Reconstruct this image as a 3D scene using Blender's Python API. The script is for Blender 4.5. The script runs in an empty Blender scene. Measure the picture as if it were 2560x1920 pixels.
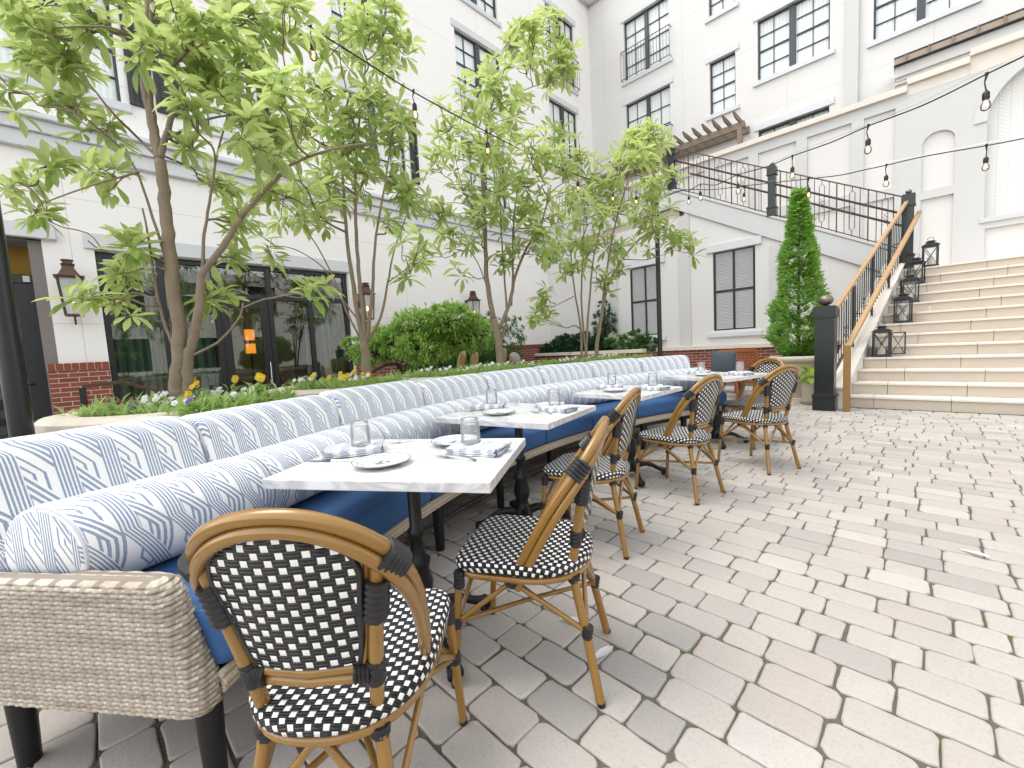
import bpy, math, random
from math import sin, cos, pi, radians as rad, sqrt, atan2, hypot
from mathutils import Vector, Matrix
random.seed(7)
SC = bpy.context.scene
COL = SC.collection
V = Vector

# ------------------------------------------------------------------ camera
CAM = V((0, 0, 1.15)); FPX = 1045.0
def cam_axes():
    yaw, pit, rol = rad(-44.8), rad(-4.79), rad(-3.13)
    f = V((sin(yaw)*cos(pit), cos(yaw)*cos(pit), sin(pit)))
    r = V((cos(yaw), -sin(yaw), 0)); u = r.cross(f)
    return cos(rol)*r + sin(rol)*u, -sin(rol)*r + cos(rol)*u, f
CR, CU, CF = cam_axes()
def at(px, py, depth):
    """a world point seen at photo position (2212 wide) at a chosen depth in metres"""
    k = 2560/2212
    return CAM + depth*(CF + CR*((px*k-1280)/FPX) - CU*((py*k-960)/FPX))
cd = bpy.data.cameras.new('camera'); co = bpy.data.objects.new('camera', cd); COL.objects.link(co)
cd.sensor_width = 36; cd.lens = FPX/2560*36; cd.clip_start = .02; cd.clip_end = 500
m = Matrix((CR, CU, -CF)).transposed().to_4x4(); m.translation = CAM; co.matrix_world = m
SC.camera = co

# ------------------------------------------------------------------ mesh builder
class MB:
    def __init__(s): s.v = []; s.f = []; s.uv = []; s.mi = []
    def face(s, idx, uv=None, mi=0):
        s.f.append(tuple(idx)); s.uv.append(uv); s.mi.append(mi)
    def quad(s, a, b, c, d, uv=None, mi=0):
        n = len(s.v); s.v += [tuple(a), tuple(b), tuple(c), tuple(d)]; s.face((n, n+1, n+2, n+3), uv, mi)
    def box(s, x0, x1, y0, y1, z0, z1, M=None, mi=0):
        if x0 > x1: x0, x1 = x1, x0
        if y0 > y1: y0, y1 = y1, y0
        if z0 > z1: z0, z1 = z1, z0
        P = [(x, y, z) for z in (z0, z1) for y in (y0, y1) for x in (x0, x1)]
        n = len(s.v)
        s.v += [tuple(M @ V(p)) for p in P] if M else P
        for f, (i, j) in (((0,2,3,1),(0,1)),((4,5,7,6),(0,1)),((0,1,5,4),(0,2)),((2,6,7,3),(0,2)),((0,4,6,2),(1,2)),((1,3,7,5),(1,2))):
            s.face([n+k for k in f], [(P[k][i], P[k][j]) for k in f], mi)
    def bar(s, a, b, w, h, up=(0,0,1), mi=0):
        a = V(a); b = V(b); d = (b-a); L = d.length; d.normalize(); up = V(up)
        x = d.cross(up)
        if x.length < 1e-4: x = d.cross(V((1,0,0)))
        x.normalize(); y = x.cross(d)
        M = Matrix((x, y, -d)).transposed().to_4x4(); M.translation = a
        s.box(-w/2, w/2, -h/2, h/2, -L, 0, M, mi)
    def tube(s, pts, r, n=8, cap=True, closed=False, mi=0, sq=1.0):
        pts = [V(p) for p in pts]; N = len(pts)
        rr = [r]*N if not hasattr(r, '__len__') else r
        T = []
        for i in range(N):
            a = pts[(i-1) % N] if (closed or i > 0) else pts[0]
            b = pts[(i+1) % N] if (closed or i < N-1) else pts[-1]
            d = b-a; d = d.normalized() if d.length > 1e-9 else V((0,0,1)); T.append(d)
        u = T[0].orthogonal().normalized(); base = len(s.v); L = 0
        for i in range(N):
            u = (u - T[i]*u.dot(T[i])); u = u.normalized() if u.length > 1e-6 else T[i].orthogonal().normalized()
            w = T[i].cross(u)
            if i: L += (pts[i]-pts[i-1]).length
            for k in range(n):
                a = 2*pi*k/n; s.v.append(tuple(pts[i] + (u*cos(a) + w*sin(a)*sq)*rr[i]))
        M_ = N if closed else N-1
        Ls = [0]
        for i in range(1, N+1): Ls.append(Ls[-1] + (pts[i % N]-pts[i-1]).length)
        for i in range(M_):
            j = (i+1) % N
            for k in range(n):
                k2 = (k+1) % n
                s.face((base+i*n+k, base+i*n+k2, base+j*n+k2, base+j*n+k),
                       [(k/n, Ls[i]), ((k+1)/n, Ls[i]), ((k+1)/n, Ls[i+1]), (k/n, Ls[i+1])], mi)
        if cap and not closed:
            s.face([base+k for k in range(n)][::-1], None, mi); s.face([base+(N-1)*n+k for k in range(n)], None, mi)
    def lathe(s, prof, n=24, c=(0,0,0), mi=0, scallop=0, close=False):
        base = len(s.v); P = len(prof)
        for r, z in prof:
            for k in range(n):
                a = 2*pi*k/n; q = r*(1+scallop*cos(a*12)) if scallop else r
                s.v.append((c[0]+q*cos(a), c[1]+q*sin(a), c[2]+z))
        for i in range(P-1):
            for k in range(n):
                k2 = (k+1) % n; a = 2*pi*k/n; b = 2*pi*(k+1)/n
                r0, r1 = prof[i][0], prof[i+1][0]
                s.face((base+i*n+k, base+i*n+k2, base+(i+1)*n+k2, base+(i+1)*n+k),
                       [(r0*cos(a), r0*sin(a)), (r0*cos(b), r0*sin(b)), (r1*cos(b), r1*sin(b)), (r1*cos(a), r1*sin(a))], mi)
        if not close:
            if prof[0][0] > 1e-5: s.face([base+k for k in range(n)][::-1], None, mi)
            if prof[-1][0] > 1e-5: s.face([base+(P-1)*n+k for k in range(n)], None, mi)
    def grid(s, fn, nu, nv, cu=False, cv=False, uvf=None, mi=0):
        base = len(s.v); U = nu if cu else nu+1; W = nv if cv else nv+1
        for j in range(W):
            for i in range(U): s.v.append(tuple(fn(i/nu, j/nv)))
        for j in range(nv):
            for i in range(nu):
                a, b = (i+1) % U, (j+1) % W
                q = [(i/nu, j/nv), ((i+1)/nu, j/nv), ((i+1)/nu, (j+1)/nv), (i/nu, (j+1)/nv)]
                s.face((base+j*U+i, base+j*U+a, base+b*U+a, base+b*U+i), [uvf(*t) for t in q] if uvf else q, mi)
    def prism(s, poly, ax, a0, a1, mi=0):
        """poly of (p,q) in the plane across axis ax ('x','y','z'), from a0 to a1"""
        def P(p, q, a): return {'x': (a, p, q), 'y': (p, a, q), 'z': (p, q, a)}[ax]
        n = len(s.v); N = len(poly)
        s.v += [P(p, q, a0) for p, q in poly] + [P(p, q, a1) for p, q in poly]
        s.face([n+i for i in range(N)], [poly[i] for i in range(N)], mi)
        s.face([n+N+i for i in range(N)][::-1], [poly[i] for i in range(N)][::-1], mi)
        L = 0
        for i in range(N):
            j = (i+1) % N; d = hypot(poly[j][0]-poly[i][0], poly[j][1]-poly[i][1])
            s.face((n+i, n+N+i, n+N+j, n+j), [(L, a0), (L, a1), (L+d, a1), (L+d, a0)], mi); L += d
    def build(s, name, mat, parent=None, smooth=None, bevel=0, recalc=True, segs=2):
        me = bpy.data.meshes.new(name); me.from_pydata(s.v, [], s.f)
        mats = mat if isinstance(mat, (list, tuple)) else [mat]
        for q in mats: me.materials.append(q)
        if len(mats) > 1: me.polygons.foreach_set('material_index', s.mi)
        if any(u is not None for u in s.uv):
            lay = me.uv_layers.new(name='UVMap'); k = 0; buf = []
            for f, u in zip(s.f, s.uv):
                for t in range(len(f)): buf += list(u[t]) if u else [0.0, 0.0]
            lay.data.foreach_set('uv', buf)
        if recalc:
            import bmesh
            bm = bmesh.new(); bm.from_mesh(me); bmesh.ops.recalc_face_normals(bm, faces=bm.faces); bm.to_mesh(me); bm.free()
        if smooth is not None:
            me.polygons.foreach_set('use_smooth', [True]*len(me.polygons))
            if smooth < 179: me.set_sharp_from_angle(angle=rad(smooth))
        me.update()
        o = bpy.data.objects.new(name, me); COL.objects.link(o)
        if parent: o.parent = parent
        if bevel:
            b = o.modifiers.new('bevel', 'BEVEL'); b.width = bevel; b.segments = segs; b.limit_method = 'ANGLE'; b.angle_limit = rad(40)
        return o
def tag(o, label=None, cat=None, group=None, kind=None):
    if label: o['label'] = label
    if cat: o['category'] = cat
    if group: o['group'] = group
    if kind: o['kind'] = kind
    return o
def thing(name, label, cat, loc=(0,0,0), rz=0, group=None):
    o = bpy.data.objects.new(name, None); COL.objects.link(o); o.empty_display_size = .1
    o.location = loc; o.rotation_euler = (0, 0, rz)
    return tag(o, label, cat, group)
def dup(root, loc, rz, label=None, group=None):
    def cp(o, par):
        c = o.copy(); COL.objects.link(c)
        if par: c.parent = par
        for ch in list(o.children): cp(ch, c)
        return c
    r = cp(root, None); r.location = loc; r.rotation_euler = (0, 0, rz)
    if label: r['label'] = label
    if group: r['group'] = group
    return r
def cat_rom(pts, n=6):
    P = [V(p) for p in pts]; out = []
    for i in range(len(P)-1):
        p0 = P[max(i-1, 0)]; p1 = P[i]; p2 = P[i+1]; p3 = P[min(i+2, len(P)-1)]
        for k in range(n):
            t = k/n
            out.append(.5*((2*p1)+(p2-p0)*t+(2*p0-5*p1+4*p2-p3)*t*t+(3*p1-p0-3*p2+p3)*t**3))
    out.append(P[-1]); return out

# ------------------------------------------------------------------ node helper
class NT:
    def __init__(s, mat):
        mat.use_nodes = True; s.t = mat.node_tree; s.n = s.t.nodes; s.l = s.t.links
        s.n.clear(); s.out = s.n.new('ShaderNodeOutputMaterial')
        s.b = s.n.new('ShaderNodeBsdfPrincipled'); s.l.new(s.b.outputs[0], s.out.inputs[0])
    def put(s, sock, v):
        if hasattr(v, 'links') or isinstance(v, bpy.types.NodeSocket): s.l.new(v, sock)
        elif isinstance(v, (tuple, list)) and len(v) == 3 and sock.type == 'RGBA': sock.default_value = (*v, 1)
        else: sock.default_value = v
    def math(s, op, a, b=None, c=None, clamp=False):
        n = s.n.new('ShaderNodeMath'); n.operation = op; n.use_clamp = clamp
        s.put(n.inputs[0], a)
        if b is not None: s.put(n.inputs[1], b)
        if c is not None: s.put(n.inputs[2], c)
        return n.outputs[0]
    def mix(s, f, a, b, mode='MIX'):
        n = s.n.new('ShaderNodeMix'); n.data_type = 'RGBA'; n.blend_type = mode
        s.put(n.inputs[0], f); s.put(n.inputs[6], a); s.put(n.inputs[7], b); return n.outputs[2]
    def coord(s, k='Object'):
        n = s.n.new('ShaderNodeTexCoord'); return n.outputs[k]
    def uv(s): return s.coord('UV')
    def sep(s, v):
        n = s.n.new('ShaderNodeSeparateXYZ'); s.l.new(v, n.inputs[0]); return n.outputs
    def comb(s, x, y, z=0.0):
        n = s.n.new('ShaderNodeCombineXYZ'); s.put(n.inputs[0], x); s.put(n.inputs[1], y); s.put(n.inputs[2], z); return n.outputs[0]
    def map(s, v, scale=(1,1,1), loc=(0,0,0), rot=(0,0,0)):
        n = s.n.new('ShaderNodeMapping'); s.l.new(v, n.inputs[0]); n.inputs['Scale'].default_value = scale
        n.inputs['Location'].default_value = loc; n.inputs['Rotation'].default_value = rot; return n.outputs[0]
    def noise(s, v, scale, detail=4, rough=.55, dist=0, col=False):
        n = s.n.new('ShaderNodeTexNoise'); s.l.new(v, n.inputs['Vector']); n.inputs['Scale'].default_value = scale
        n.inputs['Detail'].default_value = detail; n.inputs['Roughness'].default_value = rough; n.inputs['Distortion'].default_value = dist
        return n.outputs[1 if col else 0]
    def ramp(s, f, stops):
        n = s.n.new('ShaderNodeValToRGB'); s.l.new(f, n.inputs[0]); e = n.color_ramp.elements
        while len(e) < len(stops): e.new(.5)
        for i, (p, c) in enumerate(stops):
            e[i].position = p; e[i].color = (*c, 1) if len(c) == 3 else c
        return n.outputs[0]
    def geo(s, k): n = s.n.new('ShaderNodeNewGeometry'); return n.outputs[k]
    def objrand(s): n = s.n.new('ShaderNodeObjectInfo'); return n.outputs['Random']
    def bump(s, h, strength=.3, dist=.01):
        n = s.n.new('ShaderNodeBump'); n.inputs['Strength'].default_value = strength; n.inputs['Distance'].default_value = dist
        s.l.new(h, n.inputs['Height']); s.l.new(n.outputs[0], s.b.inputs['Normal'])
    def base(s, c): s.put(s.b.inputs['Base Color'], c)
    def set(s, **k):
        for a, b in k.items(): s.put(s.b.inputs[a.replace('_', ' ')], b)
    def fr(s, x): return s.math('FRACT', x)
    def between(s, x, lo, hi):
        return s.math('MULTIPLY', s.math('GREATER_THAN', x, lo), s.math('LESS_THAN', x, hi))
def new(name): mt = bpy.data.materials.new(name); return mt, NT(mt)
def plain(name, c, rough=.6, metal=0, var=.12, scale=12, bump=0, bscale=60, **k):
    mt, t = new(name); o = t.coord()
    f = t.noise(o, scale, 5)
    t.base(t.mix(f, tuple(x*(1-var) for x in c), tuple(min(1, x*(1+var)) for x in c)))
    t.set(Roughness=rough, Metallic=metal)
    for a, b in k.items(): t.put(t.b.inputs[a.replace('_', ' ')], b)
    if bump: t.bump(t.noise(o, bscale, 4), bump, .005)
    return mt
MT = {}
MT['sash'] = plain('sash_metal', (.04,.046,.05), .45)
MT['frame'] = plain('dark_metal', (.012,.013,.016), .38, 0, .2)
MT['iron'] = plain('cast_iron', (.008,.008,.009), .42, .2, .3, 40, .15)
MT['post'] = plain('post_paint', (.010,.013,.014), .3, 0, .3, 9, .05, 120)
MT['trim'] = plain('grey_stone_trim', (.60,.61,.62), .75, 0, .07, 6, .06, 150)
MT['trimw'] = plain('pale_render_band', (.56,.56,.555), .8, 0, .05, 3, .06, 150)
MT['soil'] = plain('soil', (.030,.022,.016), .95, 0, .5, 40, .6, 40)
MT['planter'] = plain('cast_stone', (.60,.54,.45), .8, 0, .12, 14, .12, 90)
MT['pot'] = plain('cream_pot', (.56,.49,.40), .7, 0, .15, 7, .1, 70)
MT['binding'] = plain('black_binding', (.012,.012,.013), .38, 0, .3, 60)
MT['blue'] = plain('blue_canvas', (.032,.10,.25), .85, 0, .16, 9, .25, 900)
MT['steel'] = plain('steel', (.62,.62,.60), .22, 1, .1)
MT['copper'] = plain('aged_copper', (.10,.055,.036), .45, .55, .45, 25, .1)
MT['wax'] = plain('candle_wax', (.78,.72,.60), .5, 0, .05)
MT['gold'] = plain('mustard_cloth', (.34,.24,.09), .9, 0, .15, 20, .2, 500)
MT['slate'] = plain('slate_cloth', (.06,.075,.09), .85, 0, .25, 16, .25, 300)
MT['navy'] = plain('navy_cloth', (.02,.035,.10), .9, 0, .2, 20)
MT['white_cloth'] = plain('white_cloth', (.70,.69,.68), .9, 0, .06, 20, .2, 400)
MT['teak'] = plain('oiled_wood', (.27,.075,.022), .35, 0, .3, 18, .1)
MT['oak'] = plain('handrail_oak', (.40,.25,.12), .45, 0, .22, 22, .05)
MT['oakd'] = plain('handrail_oak_end', (.24,.13,.035), .5, 0, .3, 22, .05)
MT['brownmetal'] = plain('brown_painted_iron', (.075,.045,.035), .45, .2, .25)
MT['weathered'] = plain('weathered_timber', (.23,.18,.135), .8, 0, .3, 25, .3, 50)
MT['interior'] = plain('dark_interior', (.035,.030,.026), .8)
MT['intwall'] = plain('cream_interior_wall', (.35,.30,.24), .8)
MT['skin'] = plain('skin', (.42,.24,.17), .55)
MT['shirt'] = plain('blue_shirt', (.05,.12,.34), .85)
MT['redshirt'] = plain('faded_red_shirt', (.30,.07,.07), .85)
MT['jeans'] = plain('grey_trousers', (.09,.095,.11), .85)
MT['hair'] = plain('grey_hair', (.28,.26,.25), .7, 0, .4, 60, .4, 200)
MT['darkhair'] = plain('dark_hair', (.025,.018,.014), .6, 0, .4, 60)
MT['clothes'] = plain('pale_top', (.6,.58,.56), .9)
MT['rope'] = plain('plaited_cord', (.50,.43,.33), .85, 0, .35, 120, .6, 250)
MT['yellowwall'] = plain('yellow_panel', (.30,.17,.015), .7)
MT['jamb'] = plain('taupe_surround', (.20,.18,.165), .85)
MT['slat'] = plain('louvre_paint', (.055,.062,.070), .45, 0, .1)
MT['vine'] = plain('bark_dark', (.085,.055,.045), .85, 0, .3, 60, .4, 120)

def m_stucco(name, c, jx=2.9, jz=1.9, joint=True):
    mt, t = new(name); o = t.coord(); u = t.uv(); s = t.sep(u)
    f = t.noise(o, 1.2, 6, .6); g = t.noise(o, 9, 5)
    col = t.mix(f, tuple(x*.955 for x in c), c); col = t.mix(t.math('MULTIPLY', g, .10), col, tuple(x*.9 for x in c))
    h = t.noise(o, 260, 3)
    if joint:
        a = t.math('PINGPONG', s[0], jx/2); b = t.math('PINGPONG', s[1], jz/2)
        j = t.math('MAXIMUM', t.math('LESS_THAN', a, .006), t.math('LESS_THAN', b, .006))
        col = t.mix(t.math('MULTIPLY', j, .42), col, (.36,.35,.34))
    t.base(col); t.set(Roughness=.88); t.bump(h, .12, .004); return mt
MT['stucco'] = m_stucco('ivory_stucco', (.84,.82,.785))
MT['stuccop'] = m_stucco('ivory_stucco_panel', (.67,.655,.63), joint=False)  # base colour lowered to offset the brighter light on the rear walls
MT['stuccog'] = m_stucco('cool_white_stucco_toned_for_sun', (.56,.56,.55), joint=False); MT['stuccor'] = m_stucco('ivory_stucco_toned_for_sun', (.68,.665,.64))  # cool white and a copy of the ivory, both darkened to offset sunlight

def m_brick():
    mt, t = new('red_brick'); u = t.uv(); n = t.n.new('ShaderNodeTexBrick'); t.l.new(u, n.inputs['Vector'])
    n.offset = .5; n.squash = 1
    n.inputs['Scale'].default_value = 1; n.inputs['Brick Width'].default_value = .215; n.inputs['Row Height'].default_value = .072
    n.inputs['Mortar Size'].default_value = .0055; n.inputs['Mortar Smooth'].default_value = .1; n.inputs['Bias'].default_value = -.1
    n.inputs['Color1'].default_value = (.27,.065,.038,1); n.inputs['Color2'].default_value = (.17,.042,.028,1); n.inputs['Mortar'].default_value = (.52,.45,.38,1)
    f = t.noise(t.coord(), 35, 4)
    t.base(t.mix(t.math('MULTIPLY', f, .35), n.outputs[0], (.12,.035,.025))); t.set(Roughness=.85)
    t.bump(t.math('SUBTRACT', t.math('MULTIPLY', f, .3), n.outputs[1]), .5, .006); return mt
MT['brick'] = m_brick()

def m_paver():
    mt, t = new('tumbled_paver'); o = t.coord(); r = t.geo('Random Per Island')
    c = t.ramp(r, [(0, (.30,.28,.258)), (.25, (.40,.368,.33)), (.5, (.45,.415,.37)), (.75, (.395,.35,.312)), (1, (.48,.455,.415))])
    f = t.noise(o, 7, 6, .6); g = t.noise(o, 90, 3); k = t.noise(o, 330, 2)
    c = t.mix(t.math('MULTIPLY', f, .55), c, (.34,.315,.29))
    c = t.mix(t.math('MULTIPLY', t.math('SUBTRACT', g, .5, clamp=True), 1.2), c, (.20,.185,.17))
    c = t.mix(t.math('MULTIPLY', t.math('GREATER_THAN', k, .70), .55), c, (.55,.53,.50))
    c = t.mix(t.math('MULTIPLY', t.math('LESS_THAN', k, .30), .35), c, (.15,.13,.12))
    t.base(c); t.set(Roughness=.85)
    t.bump(t.math('ADD', t.math('MULTIPLY', g, .6), k), .35, .004); return mt
MT['paver'] = m_paver()
def m_joint():
    mt, t = new('joint_sand_and_moss'); o = t.coord()
    f = t.noise(o, 5, 5, .6); g = t.noise(o, 90, 4)
    c = t.mix(g, (.06,.052,.042), (.16,.14,.115))
    mo = t.math('MULTIPLY', t.math('GREATER_THAN', f, .58), t.math('GREATER_THAN', g, .42))
    t.base(t.mix(mo, c, (.075,.105,.022))); t.set(Roughness=.95); t.bump(g, .6, .01); return mt
MT['joint'] = m_joint()
def m_stone(name, c, v=.1):
    mt, t = new(name); o = t.coord()
    f = t.noise(o, 3.2, 6, .6, .4); g = t.noise(o, 60, 3)
    col = t.mix(f, tuple(x*(1-v) for x in c), tuple(min(1, x*(1+v)) for x in c))
    col = t.mix(t.math('MULTIPLY', g, .18), col, tuple(x*.72 for x in c))
    t.base(col); t.set(Roughness=.7); t.bump(g, .08, .004); return mt
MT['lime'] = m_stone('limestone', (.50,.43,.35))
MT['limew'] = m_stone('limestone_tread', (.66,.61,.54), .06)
MT['cap'] = m_stone('cap_stone', (.68,.62,.54), .09)
MT['conc'] = m_stone('pale_concrete', (.50,.47,.43), .1)
def m_marble():
    mt, t = new('veined_marble'); o = t.map(t.coord(), (1,1,1), (0,0,0), (0,0,.6))
    d = t.noise(o, 2.2, 8, .62, 1.3)
    v = t.math('ABSOLUTE', t.math('SUBTRACT', t.noise(t.map(o, (1, 3.2, 3)), 1.9, 8, .6, 1.6), .5))
    vein = t.math('SUBTRACT', 1.0, t.math('MULTIPLY', v, 9, clamp=True), clamp=True)
    c = t.mix(d, (.80,.80,.795), (.70,.70,.71))
    c = t.mix(t.math('MULTIPLY', vein, t.math('MULTIPLY', d, 1.1, clamp=True)), c, (.34,.335,.33))
    t.base(c); t.set(Roughness=.28); return mt
MT['marble'] = m_marble()
def m_bamboo():
    mt, t = new('varnished_cane'); o = t.coord(); u = t.uv()
    f = t.noise(o, 14, 4); s = t.sep(u)
    st = t.noise(t.comb(t.math('MULTIPLY', s[0], 9), t.math('MULTIPLY', s[1], 2.0)), 6, 4, .6)
    c = t.mix(f, (.235,.118,.018), (.33,.185,.036)); c = t.mix(t.math('MULTIPLY', st, .6), c, (.20,.085,.012))
    t.base(c); t.set(Roughness=.26, Coat_Weight=.5, Coat_Roughness=.15); return mt
MT['bamboo'] = m_bamboo()
def m_weave(name, pu, pv, fill=.30, white=(.80,.79,.76), black=(.010,.010,.012)):
    mt, t = new(name); s = t.sep(t.uv())
    row = t.math('FLOOR', t.math('DIVIDE', s[1], pv)); off = t.math('MULTIPLY', t.math('MODULO', t.math('ABSOLUTE', row), 2), .5)
    x = t.fr(t.math('ADD', t.math('DIVIDE', s[0], pu), off)); y = t.fr(t.math('DIVIDE', s[1], pv))
    w = t.math('MULTIPLY', t.math('LESS_THAN', x, fill), t.between(y, .06, .94))
    t.base(t.mix(w, black, white)); t.set(Roughness=.33)
    hy = t.math('SINE', t.math('MULTIPLY', y, pi)); hy2 = t.math('ABSOLUTE', t.math('SINE', t.math('MULTIPLY', y, 2*pi)))
    hx = t.math('SINE', t.math('MULTIPLY', t.math('DIVIDE', t.math('SUBTRACT', x, fill), 1-fill, clamp=True), pi))
    hb = t.math('MULTIPLY', t.math('MULTIPLY', hy2, .8), hx); hw = t.math('MULTIPLY', w, t.math('ADD', .5, t.math('MULTIPLY', hy, .2)))
    t.bump(t.math('MAXIMUM', hb, hw), .9, .006); return mt
MT['weave'] = m_weave('cane_weave', .038, .0145, .34)
MT['weaveb'] = m_weave('cane_weave_back', .046, .0155, .30)
def m_fabric():
    mt, t = new('woven_lattice_fabric'); s = t.sep(t.uv())
    P, L = .108, .40
    def stair(ph, k=1.25, lo=.44):
        v = t.math('ADD', t.math('DIVIDE', s[1], -L), ph)
        f = t.math('FLOOR', v); q = t.math('DIVIDE', t.math('SUBTRACT', t.math('SUBTRACT', v, f), lo), 1-lo, clamp=True)
        return t.math('ADD', t.math('DIVIDE', s[0], P), t.math('MULTIPLY', t.math('ADD', f, q), k))
    a = stair(0.0); b = stair(.47); c = stair(.24, 1.25, .5)
    fa = t.fr(a); fb = t.fr(t.math('ADD', b, .31)); fc = t.fr(t.math('ADD', c, .64))
    ba = t.math('LESS_THAN', fa, .40); bb = t.math('LESS_THAN', fb, .44); bc = t.math('LESS_THAN', fc, .60)
    def lines(x, pitch, lo): return t.math('LESS_THAN', t.fr(t.math('DIVIDE', x, pitch)), lo)
    la = lines(fa, .082, .58); lb = lines(fb, .148, .52); lc = lines(fc, .20, .30)
    na = t.math('SUBTRACT', 1.0, ba); nb = t.math('SUBTRACT', 1.0, bb)
    ink = t.math('ADD', t.math('MULTIPLY', ba, la), t.math('MULTIPLY', na, t.math('ADD', t.math('MULTIPLY', bb, lb), t.math('MULTIPLY', t.math('MULTIPLY', nb, bc), lc))), clamp=True)
    nz = t.noise(t.map(t.uv(), (1, 1, 1)), 420, 2)
    ink = t.math('MULTIPLY', ink, t.math('ADD', .62, t.math('MULTIPLY', t.math('GREATER_THAN', nz, .47), .38)))
    w = t.noise(t.coord(), 600, 2)
    ln = t.mix(w, (.76,.755,.73), (.83,.83,.81))
    t.base(t.mix(ink, ln, (.17,.235,.36))); t.set(Roughness=.9, Sheen_Weight=.1); t.bump(w, .25, .002); return mt
MT['fabric'] = m_fabric()
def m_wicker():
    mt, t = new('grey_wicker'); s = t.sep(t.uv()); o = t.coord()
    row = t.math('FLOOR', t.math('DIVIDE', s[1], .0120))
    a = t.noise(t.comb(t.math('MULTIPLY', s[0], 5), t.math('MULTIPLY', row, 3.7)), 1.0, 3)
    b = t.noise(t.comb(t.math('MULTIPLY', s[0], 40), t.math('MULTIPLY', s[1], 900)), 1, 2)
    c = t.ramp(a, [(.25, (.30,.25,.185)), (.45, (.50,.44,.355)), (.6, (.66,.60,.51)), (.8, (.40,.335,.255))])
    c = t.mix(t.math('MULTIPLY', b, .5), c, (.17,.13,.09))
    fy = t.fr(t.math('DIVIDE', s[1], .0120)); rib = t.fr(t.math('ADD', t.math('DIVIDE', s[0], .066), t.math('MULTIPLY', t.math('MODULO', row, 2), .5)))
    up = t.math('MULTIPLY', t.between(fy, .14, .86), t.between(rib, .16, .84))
    c = t.mix(t.math('MULTIPLY', t.math('SUBTRACT', 1, up), .72), c, (.15,.115,.08))  # gaps between strands coloured dark brown to imitate their shade
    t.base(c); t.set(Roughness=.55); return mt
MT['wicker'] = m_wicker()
def m_wicker_flat():
    mt, t = new('grey_wicker_flat'); s = t.sep(t.uv())
    y = t.math('DIVIDE', s[1], .014); row = t.math('FLOOR', y); x = t.math('ADD', t.math('DIVIDE', s[0], .05), t.math('MULTIPLY', t.math('MODULO', t.math('ABSOLUTE', row), 2), .5))
    hx = t.math('SINE', t.math('MULTIPLY', t.fr(x), pi)); hy = t.math('SINE', t.math('MULTIPLY', t.fr(y), pi)); h = t.math('MULTIPLY', hx, hy)
    t.base(t.mix(t.noise(t.coord(), 30, 3), (.33,.27,.20), (.66,.60,.52))); t.set(Roughness=.6); t.bump(h, 1, .01); return mt
MT['wickerf'] = m_wicker_flat()
def m_linen():
    mt, t = new('striped_linen'); s = t.sep(t.uv())
    f = t.fr(t.math('DIVIDE', s[0], .085)); st = t.math('LESS_THAN', f, .55)
    w = t.noise(t.uv(), 500, 2)
    c = t.mix(t.math('MULTIPLY', st, .75), (.76,.76,.76), (.31,.345,.42)); t.base(t.mix(t.math('MULTIPLY', w, .25), c, (.55,.56,.58)))
    t.set(Roughness=.95); t.bump(w, .3, .002); return mt
MT['linen'] = m_linen()
def m_plate(name, ink):
    mt, t = new(name); u = t.uv(); s = t.sep(u)
    r = t.math('SQRT', t.math('ADD', t.math('MULTIPLY', s[0], s[0]), t.math('MULTIPLY', s[1], s[1])))
    n = t.noise(u, 95, 3, .6); n2 = t.noise(u, 42, 3)
    rim = t.math('MULTIPLY', t.between(r, .062, .098), t.math('GREATER_THAN', n, .545))
    mid = t.math('MULTIPLY', t.math('LESS_THAN', r, .030), t.math('GREATER_THAN', n2, .46))
    edge = t.math('GREATER_THAN', r, .1015)
    k = t.math('MULTIPLY', t.math('ADD', t.math('ADD', rim, mid), edge, clamp=True), .8)
    t.base(t.mix(k, (.76,.755,.72), ink)); t.set(Roughness=.14); return mt
MT['plateg'] = m_plate('green_pattern_china', (.075,.12,.095))
MT['plateb'] = m_plate('blue_pattern_china', (.05,.075,.25))
def m_glass(name, tint=(1,1,1), refl=1.0, rough=0.0, ior=1.45, dens=0.0, densc=(.8,.8,.8), floor=0.0):
    mt, t = new(name); t.n.remove(t.b)
    tr = t.n.new('ShaderNodeBsdfTransparent'); tr.inputs[0].default_value = (*tint, 1)
    gl = t.n.new('ShaderNodeBsdfGlossy'); gl.inputs['Roughness'].default_value = rough
    lw = t.n.new('ShaderNodeFresnel'); lw.inputs[0].default_value = ior
    mx = t.n.new('ShaderNodeMixShader'); t.l.new(t.math('MULTIPLY_ADD', lw.outputs[0], refl, floor, clamp=True), mx.inputs[0])
    base = tr.outputs[0]
    if dens:
        df = t.n.new('ShaderNodeBsdfDiffuse'); df.inputs[0].default_value = (*densc, 1); m2 = t.n.new('ShaderNodeMixShader'); m2.inputs[0].default_value = dens
        t.l.new(tr.outputs[0], m2.inputs[1]); t.l.new(df.outputs[0], m2.inputs[2]); base = m2.outputs[0]
    t.l.new(base, mx.inputs[1]); t.l.new(gl.outputs[0], mx.inputs[2]); t.l.new(mx.outputs[0], t.out.inputs[0]); return mt
MT['tumbler'] = m_glass('tumbler_glass', (.985,.99,.99), 0.7, .0, 1.4, .14, (.92,.94,.94))
MT['paned'] = m_glass('entrance_glass', (.45,.55,.5), 1.0, .0, 1.5, floor=.03)
MT['pane'] = m_glass('storefront_glass', (.62,.78,.68), 1.6, .0, 1.5, floor=.09)
MT['lantglass'] = m_glass('lantern_glass', (.9,.92,.92), 1.0, .02, 1.4, .60, (.62,.66,.65))
MT['bulb'] = m_glass('bulb_glass', (.96,.95,.93), 1.4, .0, 1.4, .10, (.85,.85,.83))
MT['clearpane'] = m_glass('lantern_pane', (.93,.95,.94), 1.0, .0, 1.4, .06, (.8,.8,.8))
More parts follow.
